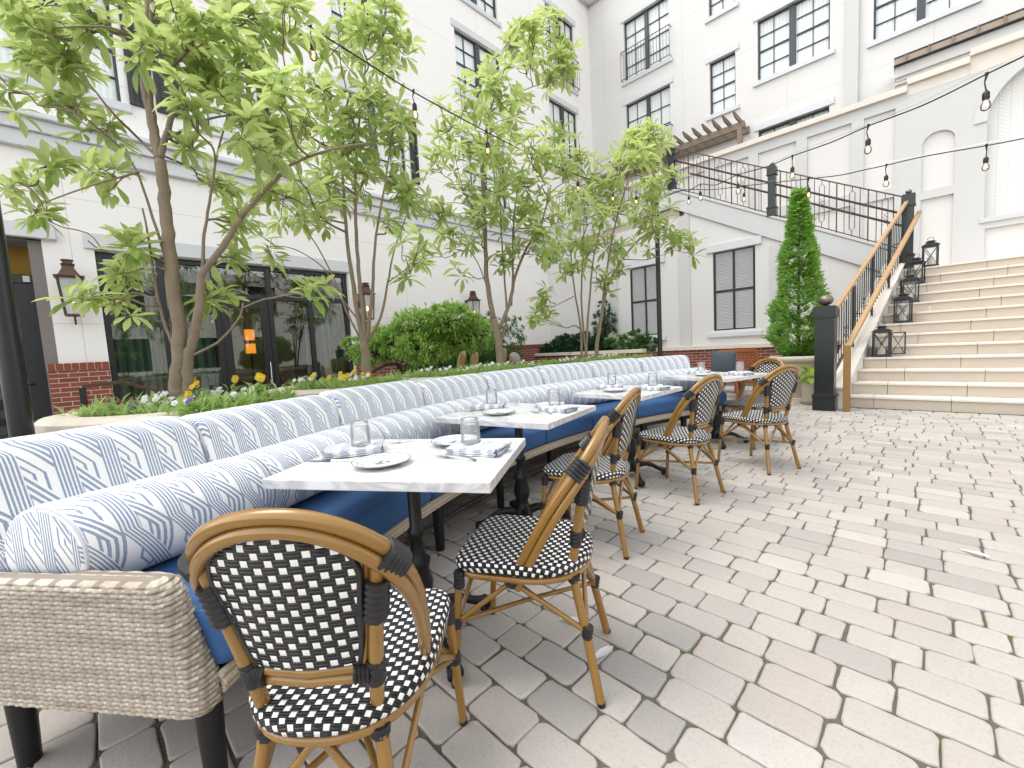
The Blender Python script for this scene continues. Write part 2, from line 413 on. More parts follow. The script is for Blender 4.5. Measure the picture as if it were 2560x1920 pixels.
def m_emit(name, c, st):
    mt, t = new(name); t.base((.8,.5,.2)); t.set(Emission_Color=(*c, 1), Emission_Strength=st); return mt
MT['filament'] = m_emit('glowing_filament', (1,.42,.08), 14)
MT['flame'] = m_emit('gas_flame', (1,.42,.15), 3)
MT['lamp'] = m_emit('orange_lampshade', (1,.27,.02), .42)
MT['fairy'] = m_emit('fairy_light', (1,.85,.6), 12)
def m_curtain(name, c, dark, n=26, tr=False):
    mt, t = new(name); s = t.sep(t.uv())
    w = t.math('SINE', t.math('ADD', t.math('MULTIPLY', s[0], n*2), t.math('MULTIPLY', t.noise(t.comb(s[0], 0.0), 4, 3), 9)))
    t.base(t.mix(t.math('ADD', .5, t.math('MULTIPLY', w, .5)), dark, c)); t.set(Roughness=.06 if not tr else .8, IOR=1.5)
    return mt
MT['winpane'] = m_curtain('window_over_sheer', (.80,.84,.83), (.68,.74,.72), 34)
MT['winpaneg'] = m_curtain('window_green_sheer', (.42,.50,.42), (.30,.37,.31), 30)
MT['windark'] = m_curtain('dark_window', (.05,.055,.06), (.03,.03,.035), 20)
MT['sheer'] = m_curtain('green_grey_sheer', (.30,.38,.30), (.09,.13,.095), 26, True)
def m_leaf(name, a, b, under=None, tr=.35, rough=.38):
    mt, t = new(name); r = t.geo('Random Per Island')
    c = t.mix(r, a, b); 
    n = t.noise(t.coord(), 3.0, 3); c = t.mix(t.math('MULTIPLY', n, .40), c, tuple(x*.75 for x in a))
    if under: c = t.mix(t.geo('Backfacing'), c, under)
    t.base(c); t.set(Roughness=rough)
    tl = t.n.new('ShaderNodeBsdfTranslucent'); t.put(tl.inputs[0], t.mix(.5, c, tuple(min(1, x*2.1) for x in b)))
    mx = t.n.new('ShaderNodeMixShader'); mx.inputs[0].default_value = tr
    t.l.new(t.b.outputs[0], mx.inputs[1]); t.l.new(tl.outputs[0], mx.inputs[2]); t.l.new(mx.outputs[0], t.out.inputs[0]); return mt
MT['magnolia'] = m_leaf('magnolia_leaf', (.15,.27,.05), (.42,.56,.14), (.38,.47,.22), .5)
MT['maple'] = m_leaf('maple_leaf', (.15,.30,.06), (.34,.50,.12), None, .45)
MT['box'] = m_leaf('boxwood_leaf', (.05,.145,.035), (.12,.25,.06), None, .3)
MT['broad'] = m_leaf('evergreen_leaf', (.025,.075,.028), (.06,.135,.05), None, .2)
MT['cypress'] = m_leaf('cypress_spray', (.11,.25,.035), (.25,.44,.075), None, .42, .6)
MT['hosta'] = m_leaf('hosta_leaf', (.22,.38,.03), (.36,.52,.05), None, .4)
MT['pansyleaf'] = m_leaf('bedding_leaf', (.20,.34,.07), (.36,.48,.16), None, .4)
MT['hydr'] = m_leaf('hydrangea_petal', (.62,.68,.40), (.80,.82,.70), None, .3)
for nm, a, b in (('white', (.75,.74,.76), (.82,.8,.82)), ('violet', (.10,.045,.30), (.20,.10,.42)), ('yellow', (.70,.45,.02), (.80,.58,.03)), ('orange', (.62,.17,.01), (.7,.25,.02)), ('maroon', (.10,.02,.02), (.16,.05,.03))):
    MT['p_'+nm] = m_leaf('petal_'+nm, a, b, None, .3)
def m_bark():
    mt, t = new('magnolia_bark'); o = t.coord()
    f = t.noise(t.map(o, (1,1,.35)), 16, 5); g = t.noise(t.map(o, (1,1,6)), 22, 4)
    c = t.mix(f, (.17,.125,.085), (.33,.26,.185)); t.base(t.mix(t.math('MULTIPLY', g, .5), c, (.12,.09,.06))); t.set(Roughness=.85)
    t.bump(t.math('ADD', f, g), .35, .01); return mt
MT['bark'] = m_bark()
EXPO = 1.85
# ================================================================== SETTING
class PL:
    """a vertical wall plane: 'y' faces -Y at y=P, 'x' faces +X at x=P; u along it, d outwards"""
    def __init__(s, ax, P): s.ax = ax; s.P = P
    def p(s, u, z, d=0): return (u, s.P-d, z) if s.ax == 'y' else (s.P+d, u, z)
    def box(s, mb, u0, u1, z0, z1, d0, d1, mi=0):
        if s.ax == 'y': mb.box(u0, u1, s.P-d1, s.P-d0, z0, z1, None, mi)
        else: mb.box(s.P+d0, s.P+d1, u0, u1, z0, z1, None, mi)
    def rect(s, mb, u0, u1, z0, z1, d=0, mi=0):
        q = [(u0, z0), (u1, z0), (u1, z1), (u0, z1)]
        mb.quad(*[s.p(u, z, d) for u, z in q], uv=q, mi=mi)
    def wall(s, u0, u1, z0, z1, holes, deep=.16, mb=None):
        mb = mb or MB()
        us = sorted({u0, u1, *[min(max(h[i], u0), u1) for h in holes for i in (0, 1)]}); zs = sorted({z0, z1, *[min(max(h[i], z0), z1) for h in holes for i in (2, 3)]})
        for a, b in zip(us, us[1:]):
            for c, d in zip(zs, zs[1:]):
                mu, mz = (a+b)/2, (c+d)/2
                if not any(h[0] < mu < h[1] and h[2] < mz < h[3] for h in holes): s.rect(mb, a, b, c, d)
        for h in holes:
            a, b, c, d = h[:4]
            for (p, q) in (((a, c), (a, d)), ((a, d), (b, d)), ((b, d), (b, c)), ((b, c), (a, c))):
                mb.quad(s.p(*p, 0), s.p(*q, 0), s.p(*q, -deep), s.p(*p, -deep), uv=[(p[0], p[1]), (q[0], q[1]), (q[0]+.1, q[1]), (p[0]+.1, p[1])])
        return mb
FY = PL('y', 14.5); PY = PL('y', 13.2); SY = PL('y', 11.4); LX = PL('x', -9.3)

# ground -----------------------------------------------------------
mb = MB(); mb.quad((-70,-70,-.0085), (70,-70,-.0085), (70,70,-.0085), (-70,70,-.0085)); g = mb.build('ground', MT['joint']); tag(g, kind='structure')
def pavers():
    mb = MB(); rnd = random.Random(3)
    def stone(x0, x1, y0, y1):
        g = .0012 + rnd.random()*.0022; x0 += g; x1 -= g; y0 += g; y1 -= g
        w, h = x1-x0, y1-y0; r = min(w, h)*(.10+.10*rnd.random()); pts = []
        for cx, cy, a0 in ((x1-r, y1-r, 0), (x0+r, y1-r, 90), (x0+r, y0+r, 180), (x1-r, y0+r, 270)):
            for k in range(4):
                a = rad(a0+30*k); q = r*(1+rnd.uniform(-.18, .12)); pts.append((cx+q*cos(a), cy+q*sin(a)))
        P = []
        for i in range(len(pts)):
            a, b = pts[i], pts[(i+1) % len(pts)]; P.append(a); L = hypot(a[0]-b[0], a[1]-b[1])
            if L > .06:
                for t in ((.33, .66) if L > .1 else (.5,)):
                    P.append((a[0]+(b[0]-a[0])*t+rnd.uniform(-.002, .002), a[1]+(b[1]-a[1])*t+rnd.uniform(-.0025, .0025)))
        cx, cy = (x0+x1)/2, (y0+y1)/2; z = rnd.uniform(-.0022, .0008); tx, ty = rnd.uniform(-.012, .012), rnd.uniform(-.015, .015)
        n = len(mb.v); N = len(P)
        for s_, dz in ((1.0, -.010), (.992, -.0034), (.962, -.0006), (.90, 0)):
            for p in P:
                x, y = cx+(p[0]-cx)*s_, cy+(p[1]-cy)*s_
                mb.v.append((x, y, z+dz+(tx*(x-cx)+ty*(y-cy) if dz > -.01 else 0)))
        for k in range(3):
            for i in range(N): mb.face((n+k*N+i, n+k*N+(i+1) % N, n+(k+1)*N+(i+1) % N, n+(k+1)*N+i))
        mb.face([n+3*N+i for i in range(N)])
    ph = .1405; y = -2.2; row = 0
    while y < 7.50:
        x = -4.4 + rnd.random()*.2
        while x < 3.4:
            w = rnd.choice((.205, .215, .225, .215, .145, .22))
            if hypot(x+.1-2.5, y-2.95) < 6.2: stone(x, x+w, y, y+ph)
            x += w
        y += ph*rnd.uniform(.995, 1.005); row += 1
    # cut border along the foot of the steps
    x = -4.4
    while x < 3.4:
        w = rnd.uniform(.19, .235); stone(x, x+w, y, y+.15); x += w
    y += .15
    x = -4.4
    while x < 3.4:
        w = rnd.uniform(.15, .225); stone(x, x+w, y, 7.945); x += w
    # ground between the planters and the walls
    y = 7.96
    while y < 10.5:
        x = -4.2
        while x < -1.1:
            w = rnd.choice((.205, .215, .225, .15)); stone(x, x+w, y, y+ph); x += w
        y += ph
    return mb
pv = pavers().build('paving', MT['paver'], smooth=50, recalc=False); tag(pv, kind='structure')
def far_paving():
    mb = MB()
    mb.quad((-9.3,-8,-.006), (-4.4,-8,-.006), (-4.4,11.3,-.006), (-9.3,11.3,-.006)); return mb
tag(far_paving().build('terrace_paving', MT['conc']), kind='structure')

# ------------------------------------------------------------------ windows
def sash_window(par, pl, u0, u1, z0, z1, lights, cols, rows, meet=True, pane='winpane', sill=True, lintel=True, post=.13, deep=.14, nm='window', bar=.017, ext=.11):
    """lights: number of side by side sashes"""
    f = MB(); fw = .038
    for a, b in ((u0, u0+fw), (u1-fw, u1)): pl.box(f, a, b, z0, z1, -deep+.01, -deep+.075)
    for a, b in ((z0, z0+fw), (z1-fw, z1)): pl.box(f, u0+fw, u1-fw, a, b, -deep+.01, -deep+.075)
    w = (u1-u0-post*(lights-1))/lights
    for i in range(lights):
        a = u0+i*(w+post); b = a+w
        if i < lights-1: pl.box(f, b, b+post, z0+fw, z1-fw, -deep+.01, -deep+.10)
        for c in range(1, cols):
            x = a+(b-a)*c/cols; pl.box(f, x-bar/2, x+bar/2, z0+fw, z1-fw, -deep+.012, -deep+.045)
        for r in range(1, rows):
            z = z0+(z1-z0)*r/rows; hb = .045 if (meet and r*2 == rows) else bar
            pl.box(f, a+.02, b-.02, z-hb/2, z+hb/2, -deep+.014, -deep+.05)
    fr = f.build(nm, MT['sash'], par, bevel=.004)
    p = MB(); pl.rect(p, u0, u1, z0, z1, -deep+.012); p.build('pane', MT[pane], fr, recalc=False)
    if sill:
        s = MB(); pl.box(s, u0-ext, u1+ext, z0-.13, z0, -deep, .055); s.build('sill', MT['trim'], fr, bevel=.006)
    if lintel:
        s = MB(); pl.box(s, u0-ext, u1+ext, z1+.002, z1+.19, -.002, .03); s.build('lintel', MT['trim'], fr, bevel=.006)
    return fr
def juliet(par, pl, u0, u1, z0, z1):
    b = MB(); 
    for z in (z0+.02, z1): b.tube([pl.p(u0, z, 0), pl.p(u0, z, .14), pl.p(u1, z, .14), pl.p(u1, z, 0)], .014, 6)
    n = int((u1-u0)/.11)
    for i in range(n+1):
        u = u0+(u1-u0)*i/n; b.tube([pl.p(u, z0+.02, .14), pl.p(u, z1, .14)], .007, 5)
    return b.build('balcony_rail', MT['brownmetal'], par, smooth=60)

# ------------------------------------------------------------------ LEFT WING (x = -9.3)
LW = thing('hotel_wing', 'long ivory rendered hotel wing along the left with glazed shopfront and cornice', 'building', (0,0,0))
lw_holes = [(.25, 4.31, -.02, 3.05), (-3.2, -.30, -.02, 3.13)]
wins = [(-.95, .80, 5.43, 7.1), (1.95, 2.72, 5.43, 7.1), (4.45, 6.06, 5.43, 7.1), (4.45, 6.10, 8.33, 9.95), (-.9, .8, 8.33, 9.95), (1.2, 2.9, 8.33, 9.95),
        (7.88, 9.6, 8.33, 9.95), (7.88, 9.6, 5.43, 7.1), (11.9, 13.5, 10.4, 12.65), (11.9, 13.5, 7.3, 9.62), (4.45, 6.1, 10.9, 12.6), (7.9, 9.6, 10.9, 12.6), (1.2, 2.9, 10.9, 12.6)]
mb = LX.wall(-8, 14.5, -.02, 4.40, lw_holes, .32); LX.wall(-8, 14.5, 4.40, 14.2, wins, .16, mb)
mb.build('wall', MT['stucco'], LW, recalc=False)
mb = MB(); LX.box(mb, -8, .248, -.02, .01, -.3, -.29)
mb = MB()
for z0, z1, d in ((4.41, 4.63, .10), (4.63, 4.80, .16), (4.80, 4.86, .24), (4.86, 4.90, .20)): LX.box(mb, -8, 11.39, z0, z1, 0, d)
mb.build('cornice', MT['trim'], LW, bevel=.012)
mb = MB(); LX.box(mb, -8, 14.4, 13.75, 14.2, 0, .16); LX.box(mb, -8, 14.3, 14.0, 14.25, .16, .30); mb.build('eaves_moulding', MT['trimw'], LW, bevel=.02)
mb = MB(); LX.box(mb, .14, 4.42, 3.06, 3.30, -.1, .045); mb.build('lintel', MT['trim'], LW, bevel=.008)
mb = MB(); LX.box(mb, -3.3, -.14, 3.13, 3.34, -.3, .10); mb.build('lintel', MT['trim'], LW, bevel=.008)
# brick plinths with soldier course
def plinth(u0, u1, zt, par, pl=LX, d=.06, name='brick_plinth'):
    b = MB(); pl.box(b, u0, u1, -.02, zt-.11, -.1, d); k = b.build(name, MT['brick'], par)
    s = MB(); n = max(2, int((u1-u0)/.074)); w = (u1-u0)/n
    for i in range(n): pl.box(s, u0+i*w+.005, u0+(i+1)*w-.005, zt-.105, zt, -.08, d+.02)
    pl.box(s, u0+.002, u1-.002, zt-.109, zt-.004, -.08, d+.012, 1)
    s.build('soldier_course', [MT['brick1'], MT['mortar']], k, bevel=.004); return k
MT['brick1'] = plain('single_brick', (.22,.055,.034), .85, 0, .35, 9, .2, 60); MT['mortar'] = plain('mortar', (.50,.44,.37), .9)
plinth(-.42, .245, 1.30, LW); plinth(4.32, 11.35, 1.26, LW)
for (a, b, c, d) in wins:
    fr = (d-c) > 2
    w = sash_window(LW, LX, a, b, c, d, 2 if b-a > 1 else 1, 2, 3 if fr else 4, not fr, 'winpane' if a > 0 else 'winpane', post=.16, bar=.022)
    if fr: juliet(LW, LX, a-.06, b+.06, c, c+.95)
# louvred shutters beside the first upper window
def shutter(par, pl, u0, u1, z0, z1, mids=1, d0=.0, d1=.045, sw=.06, centre=False, pitch=.034):
    f = MB()
    for a, b in ((u0, u0+sw), (u1-sw, u1)): pl.box(f, a, b, z0, z1, d0, d1)
    zs = [z0+(z1-z0)*i/(mids+1) for i in range(mids+2)]
    for i, z in enumerate(zs):
        h = sw*.6; pl.box(f, u0+sw, u1-sw, max(z0, z-h), min(z1, z+h), d0+.002, d1-.002)
    if centre: pl.box(f, (u0+u1)/2-sw*.45, (u0+u1)/2+sw*.45, z0, z1, d0+.004, d1+.004)
    fo = f.build('shutter', MT['frame'], par, bevel=.004)
    s = MB(); segs = [(u0+sw, (u0+u1)/2-sw*.45), ((u0+u1)/2+sw*.45, u1-sw)] if centre else [(u0+sw, u1-sw)]
    z = z0+sw*.7
    while z < z1-sw*.7:
        for a, b in segs:
            q = [pl.p(a, z, d1-.008), pl.p(b, z, d1-.008), pl.p(b, z+pitch*.62, d0+.008), pl.p(a, z+pitch*.62, d0+.008)]
            s.quad(*q); q2 = [V(t)+V((0, 0, .008)) for t in q]; s.quad(*q2); s.quad(q[0], q[1], q2[1], q2[0])
        z += pitch
    s.build('louvre_slats', MT['slatw'] if pl.ax == 'y' else MT['slat'], fo, recalc=False)
    return fo
MT['slatw'] = plain('louvre_paint_lit', (.66,.66,.655), .5, 0, .06)  # pale copy of the louvre paint, imitating light caught on the slats
for a, b in ((.90, 1.10), (1.24, 1.62), (2.80, 3.02), (6.18, 6.40)): shutter(LW, LX, a, b, 5.45, 7.05, 1, .002, .05)
# storefront
sf = MB(); Dp = -.20
def sbar(u0, u1, z0, z1, d0=Dp, d1=Dp+.10): LX.box(sf, u0, u1, z0, z1, d0, d1)
mull = (.25, 1.03, 1.80, 2.70, 3.47, 4.31)
for i, u in enumerate(mull):
    w = .085; a = u if i == 0 else (u-w if i == 5 else u-w/2)
    sbar(a, a+w, 0, 3.05)
sbar(.335, 4.225, 2.96, 3.048, Dp+.004, Dp+.096); sbar(.335, 4.225, 2.39, 2.485, Dp+.004, Dp+.096); sbar(.335, 1.757, 0, .10, Dp+.004, Dp+.09); sbar(2.743, 4.225, 0, .10, Dp+.004, Dp+.09)
sfo = sf.build('storefront', MT['frame'], LW, bevel=.005)
for a, b in zip(mull, mull[1:]):
    for z0, z1 in ((.1, 2.39), (2.485, 2.96)):
        if a == 1.80 and z0 < 1: continue
        p = MB(); LX.rect(p, a+.03, b-.03, z0-.01, z1+.01, Dp+.05); p.build('pane', MT['pane'], sfo, recalc=False)
dr = MB()
for a, b in ((1.845, 1.985), (2.515, 2.655)): LX.box(dr, a, b, .02, 2.385, Dp+.02, Dp+.085)
LX.box(dr, 1.985, 2.515, 2.22, 2.385, Dp+.022, Dp+.083); LX.box(dr, 1.985, 2.515, .02, .28, Dp+.022, Dp+.083)
do = dr.build('glazed_door', MT['frame'], LW, bevel=.006)
p = MB(); LX.rect(p, 1.97, 2.53, .26, 2.24, Dp+.05); p.build('pane', MT['pane'], do, recalc=False)
h = MB(); h.tube([LX.p(2.585, .75, Dp+.085), LX.p(2.585, .75, Dp+.14), LX.p(2.585, 1.15, Dp+.14), LX.p(2.585, 1.15, Dp+.085)], .012, 8); LX.box(h, 2.555, 2.615, .70, .80, Dp+.085, Dp+.095)
h.build('door_handle', MT['steel'], do, smooth=60)
# interior behind the glass
it = MB()
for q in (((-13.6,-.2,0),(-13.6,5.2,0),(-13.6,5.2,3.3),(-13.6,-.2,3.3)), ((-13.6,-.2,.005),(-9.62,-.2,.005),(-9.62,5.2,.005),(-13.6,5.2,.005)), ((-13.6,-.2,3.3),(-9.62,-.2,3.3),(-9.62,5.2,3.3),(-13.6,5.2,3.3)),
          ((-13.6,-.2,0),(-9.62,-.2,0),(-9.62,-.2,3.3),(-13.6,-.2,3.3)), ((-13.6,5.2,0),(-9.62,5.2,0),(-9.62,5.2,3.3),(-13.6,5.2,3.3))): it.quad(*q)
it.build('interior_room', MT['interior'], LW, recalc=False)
it = MB(); it.box(-13.4, -13.3, 2.55, 4.3, 0, 3.0); it.build('interior_wall', MT['intwall'], LW)
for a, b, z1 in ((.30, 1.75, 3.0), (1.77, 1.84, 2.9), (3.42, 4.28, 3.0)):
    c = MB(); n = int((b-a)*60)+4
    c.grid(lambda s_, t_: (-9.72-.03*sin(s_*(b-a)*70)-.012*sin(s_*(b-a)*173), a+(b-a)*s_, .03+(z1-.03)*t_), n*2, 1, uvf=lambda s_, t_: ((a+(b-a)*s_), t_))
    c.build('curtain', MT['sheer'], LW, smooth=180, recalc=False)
# entrance recess on the far left
en = MB()
LX.box(en, -.44, -.30, 0, 3.12, -.30, -.05); en.build('door_surround', MT['jamb'], LW)
en = MB(); LX.box(en, -3.2, -.44, 2.68, 3.12, -.62, -.60); en.build('transom_panel', MT['yellowwall'], LW)
en = MB(); LX.box(en, -3.2, -.44, 3.10, 3.13, -.62, -.05); en.build('entrance_soffit', MT['jamb'], LW); en = MB(); LX.box(en, -3.2, -.44, 0, .004, -.62, -.0); en.build('threshold', MT['jamb'], LW)
en = MB(); LX.box(en, -.66, -.45, 0, 2.55, -.60, -.5); LX.box(en, -3.1, -.45, 2.55, 2.68, -.60, -.48); LX.box(en, -1.75, -1.6, 0, 2.55, -.6, -.5); LX.box(en, -1.6, -.66, 0, .3, -.59, -.51)
ed = en.build('entrance_door', MT['frame'], LW, bevel=.006)
p = MB(); LX.rect(p, -3.1, -.6, .2, 2.56, -.56); p.build('pane', MT['paned'], ed, recalc=False)
p = MB(); p.tube([LX.p(-.98, 1.02, -.48), LX.p(-.60, 1.02, -.48)], .02, 8); p.build('door_handle', MT['iron'], ed, smooth=60)
p = MB(); LX.box(p, -.56, -.49, 2.57, 2.66, -.48, -.475); p.build('notice', MT['wax'], ed)
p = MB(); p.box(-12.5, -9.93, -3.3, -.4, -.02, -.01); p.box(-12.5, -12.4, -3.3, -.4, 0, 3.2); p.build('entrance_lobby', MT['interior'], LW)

# ------------------------------------------------------------------ REAR WING (y = 14.5)
RW = thing('hotel_wing', 'tall ivory rear hotel wing with black sash windows and juliet balconies above the stair', 'building', (0,0,0))
rw = [(-7.86, -6.23, 10.45, 12.45), (-7.86, -6.23, 7.35, 9.66), (-4.97, -4.23, 8.11, 9.68), (-4.97, -4.23, 10.99, 12.55), (-3.64, -1.95, 8.52, 10.18), (-3.64, -1.95, 11.4, 13.0),
      (-3.63, -1.95, 5.62, 7.14), (-1.08, .62, 8.29, 9.9), (-1.08, .62, 11.2, 12.8), (1.5, 3.2, 8.29, 9.9)]
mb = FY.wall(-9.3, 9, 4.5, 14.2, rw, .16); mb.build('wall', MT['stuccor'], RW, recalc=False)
for (a, b, c, d) in rw:
    fr = (b-a) > 1.2 and a < -6; low = c == 5.62
    w = sash_window(RW, FY, a, b, c, d, 2 if b-a > 1 else 1, 2, 4, not fr, 'winpaneg' if low else 'winpane', post=.15 if not fr else .12, deep=.16, bar=.018)
    if fr: juliet(RW, FY, a-.07, b+.07, c, c+.95)
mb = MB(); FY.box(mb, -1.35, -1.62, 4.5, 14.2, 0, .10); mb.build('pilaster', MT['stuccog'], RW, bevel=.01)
mb = MB(); FY.box(mb, -9.3, 9, 13.75, 14.2, 0, .16); FY.box(mb, -9.3, 9, 14.0, 14.25, .16, .30); mb.build('eaves_moulding', MT['trimw'], RW, bevel=.02)
# porch over the arcade on the right
cn = MB(); FY.box(cn, -.62, 6, 6.83, 7.06, 0, .92); FY.box(cn, -.60, 6, 6.76, 6.83, 0, .86); FY.box(cn, -.16, 6, 6.70, 6.76, .60, .84)
FY.box(cn, -.60, -.2, 6.44, 6.70, 0, .78); FY.box(cn, -.62, -.16, 6.70, 6.76, 0, .84); FY.box(cn, -.62, -.18, 6.38, 6.44, 0, .82)
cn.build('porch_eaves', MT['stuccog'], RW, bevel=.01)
cn = MB(); FY.box(cn, -.64, 6, 7.06, 7.075, 0, 1.02); FY.box(cn, -.64, 6, 7.24, 7.27, 0, .94); cn.build('porch_roof_edge', MT['frame'], RW)
cn = MB()
cn.quad(FY.p(-.63, 7.08, 1.0), FY.p(6, 7.08, 1.0), FY.p(6, 7.24, .93), FY.p(-.63, 7.24, .93)); 
for i in range(18):
    u = -.45+i*.36; cn.box(u, u+.02, FY.P-1.01, FY.P-.9, 7.08, 7.25)
cn.build('porch_roof', MT['weathered'], RW)
cn = MB(); FY.box(cn, -.2, 6, 5.9, 6.80, .02, .03); cn.build('porch_back', MT['jambl'] if 'jambl' in MT else plain('warm_render', (.52,.46,.37), .85), RW)

# ------------------------------------------------------------------ PARAPET WALL with panels and niches (y = 13.2)
PW = thing('parapet_wall', 'cool white terrace wall with sunken panels and arched niches behind the upper stair flight', 'wall', (0,0,0))
def arch_poly(u0, u1, z0, zs, n=18):
    r = (u1-u0)/2; c = (u0+u1)/2; return [(u0, z0)] + [(c-r*cos(pi*i/n), zs+r*.95*sin(pi*i/n)) for i in range(n+1)] + [(u1, z0)]
pan = [(-4.44, -3.55, 4.62, 6.03), (-3.31, -2.45, 4.50, 6.03), (-2.22, -1.35, 4.4, 6.03), (-1.12, -.58, 4.33, 6.03), (-3.31, -2.45, 2.9, 4.25), (-2.22, -1.35, 2.7, 4.13), (-1.12, -.58, 2.2, 4.12), (-.14, .36, 2.2, 3.92),
       (.82, 2.9, 2.2, 3.08), (-5.6, -4.7, 4.7, 6.03)]
mb = PY.wall(-9.3, 8, 1.6, 6.28, pan + [(-.14, .36, 4.10, 5.05), (.80, 2.92, 3.30, 5.20)], .055)
# spandrels of the arches
def spandrel(u0, u1, zs, mb, deep):
    r = (u1-u0)/2; c = (u0+u1)/2; n = 20; zt = zs+r*.95
    pts = [(c-r*cos(pi*i/n), zs+r*.95*sin(pi*i/n)) for i in range(n+1)]
    return pts, zt
holes2 = [(-.14, .36, 4.10, 5.05+.25), (.80, 2.92, 3.30, 5.20+1.01)]
mb = PY.wall(-9.3, 8, 1.6, 6.28, pan + holes2, .055)
for (u0, u1, zs, dp) in ((-.14, .36, 5.05, .055), (.80, 2.92, 5.20, .22)):
    pts, zt = spandrel(u0, u1, zs, mb, dp)
    for (a, b) in zip(pts, pts[1:]):
        zt2 = zs+(.25 if u1 < .5 else 1.01)
        q = [a, b, (b[0], zt2), (a[0], zt2)]; mb.quad(*[PY.p(*t, 0) for t in q], uv=q)
        mb.quad(PY.p(*a, 0), PY.p(*b, 0), PY.p(*b, -dp), PY.p(*a, -dp), uv=[a, b, b, a])
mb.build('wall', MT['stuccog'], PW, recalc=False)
mb = MB()
for (a, b, c, d) in pan: PY.rect(mb, a, b, c, d, -.055)
PY.rect(mb, -.14, .36, 4.1, 5.4, -.055); mb.build('panel', MT['stuccop'], PW, recalc=False)
def m_herring():
    mt, t = new('herringbone_tile'); s = t.sep(t.uv())
    y = t.math('ADD', s[1], t.math('MULTIPLY', t.math('PINGPONG', s[0], .16), .8))
    l1 = t.math('LESS_THAN', t.fr(t.math('DIVIDE', y, .075)), .10); l2 = t.math('LESS_THAN', t.math('PINGPONG', s[0], .08), .004)
    t.base(t.mix(t.math('MULTIPLY', t.math('MAXIMUM', l1, l2), .8), (.74,.73,.70), (.50,.49,.45))); t.set(Roughness=.4); return mt
MT['herring'] = m_herring()
mb = MB(); PY.rect(mb, .70, 3.0, 3.2, 6.28, -.215); mb.build('tiled_niche', MT['herring'], PW, recalc=False)
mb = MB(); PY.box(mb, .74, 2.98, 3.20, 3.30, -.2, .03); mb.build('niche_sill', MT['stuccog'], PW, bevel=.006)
mb = MB(); pts = [(1.86-1.25*cos(pi*i/24), 5.20+1.2*sin(pi*i/24)) for i in range(25)]; pin = [(1.86-1.06*cos(pi*i/24), 5.20+1.007*sin(pi*i/24)) for i in range(25)]
for i in range(24):
    a, b, c, d = pts[i], pts[i+1], pin[i+1], pin[i]
    mb.quad(*[PY.p(*q, .02) for q in (a, b, c, d)]); mb.quad(PY.p(*a, .02), PY.p(*b, .02), PY.p(*b, 0), PY.p(*a, 0))
mb.build('arch_moulding', MT['trimw'], PW, recalc=False)
mb = MB()
for a, b, z in ((-9.3, -.40, 6.28), (-.40, .53, 6.42), (.53, 8, 6.55)):
    PY.box(mb, a, b, z, z+.13, -.35, .075)
    if z > 6.3: PY.box(mb, a, b, 6.2, z, -.3, .004)
mb.build('coping', MT['cap'], PW, bevel=.008)

# ------------------------------------------------------------------ STAIR WALL (y = 11.4): front of the upper flight
SW = thing('stair_wall', 'ivory wall under the upper stair flight with two louvred openings and a sloping grey band', 'wall', (0,0,0))
def zlow(u): return 2.43 + (u+.92)*-.559
def zup(u): return 2.79 + (u+.73)*-.558
sh = [(-3.89, -2.93, 1.33, 3.29), (-6.21, -5.28, 1.33, 3.29)]
mb = SY.wall(-9.3, -4.6, -.02, 4.40, [sh[1]], .10); SY.wall(-4.6, -2.6, -.02, 3.36, [sh[0]], .10, mb)
uv = lambda P: P
for poly in ([(-4.6, 3.36), (-2.6, 3.36), (-2.6, zlow(-2.6)), (-4.6, zlow(-4.6))], [(-2.6, -.02), (-.30, -.02), (-.30, 2.06), (-.92, 2.43), (-2.6, zlow(-2.6))]):
    n = len(mb.v); mb.v += [SY.p(*q) for q in poly]; mb.face(range(n, n+len(poly)), poly)
mb.build('wall', MT['stuccop'], SW, recalc=False)
mb = MB(); mb.prism([(-4.95, zlow(-4.95)), (-.60, zlow(-.60)), (-.60, zup(-.60)), (-4.95, zup(-4.95))], 'y', 11.35, 11.55); mb.prism([(-9.3, 4.42), (-4.95, 4.68), (-4.95, 5.08), (-9.3, 5.08)], 'y', 11.35, 11.55)
mb.build('sloping_band', MT['trimw'], SW, bevel=.008)
mb = MB(); mb.prism([(-4.95, zup(-4.95)+.004), (-.5, zup(-.5)+.004), (-.5, zup(-.5)+.06), (-4.95, zup(-4.95)+.06)], 'y', 11.33, 11.6); mb.prism([(-9.3, 5.084), (-4.95, 5.084), (-4.95, 5.15), (-9.3, 5.15)], 'y', 11.33, 11.6)
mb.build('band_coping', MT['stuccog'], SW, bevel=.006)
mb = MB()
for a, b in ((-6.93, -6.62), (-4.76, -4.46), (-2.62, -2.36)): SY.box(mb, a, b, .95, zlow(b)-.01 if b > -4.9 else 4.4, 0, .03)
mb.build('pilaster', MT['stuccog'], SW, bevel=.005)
for (a, b, c, d) in sh:
    s = shutter(SW, SY, a, b, c, d, 1, -.07, -.02, .055, True, .036)
    q = MB(); SY.box(q, a-.15, b+.14, 1.16, 1.275, -.05, .06); q.build('sill', MT['trim'], s, bevel=.006)
    q = MB(); SY.box(q, a-.15, b+.14, 3.30, 3.49, 0, .05); q.build('lintel', MT['trim'], s, bevel=.006)
    q = MB(); SY.rect(q, a, b, c, d, -.095); q.build('backing', MT['stuccog'], s, recalc=False)
mb = MB(); SY.box(mb, -5.4, -.9, -.02, .86, -.05, .12); mb.build('brick_plinth', MT['brick'], SW)
mb = MB(); u = -5.38
while u < -1.0:
    SY.box(mb, u, min(u+1.08, -.9), .862, .965, -.05, .17); u += 1.085
mb.build('cap_stones', MT['cap'], SW, bevel=.006)
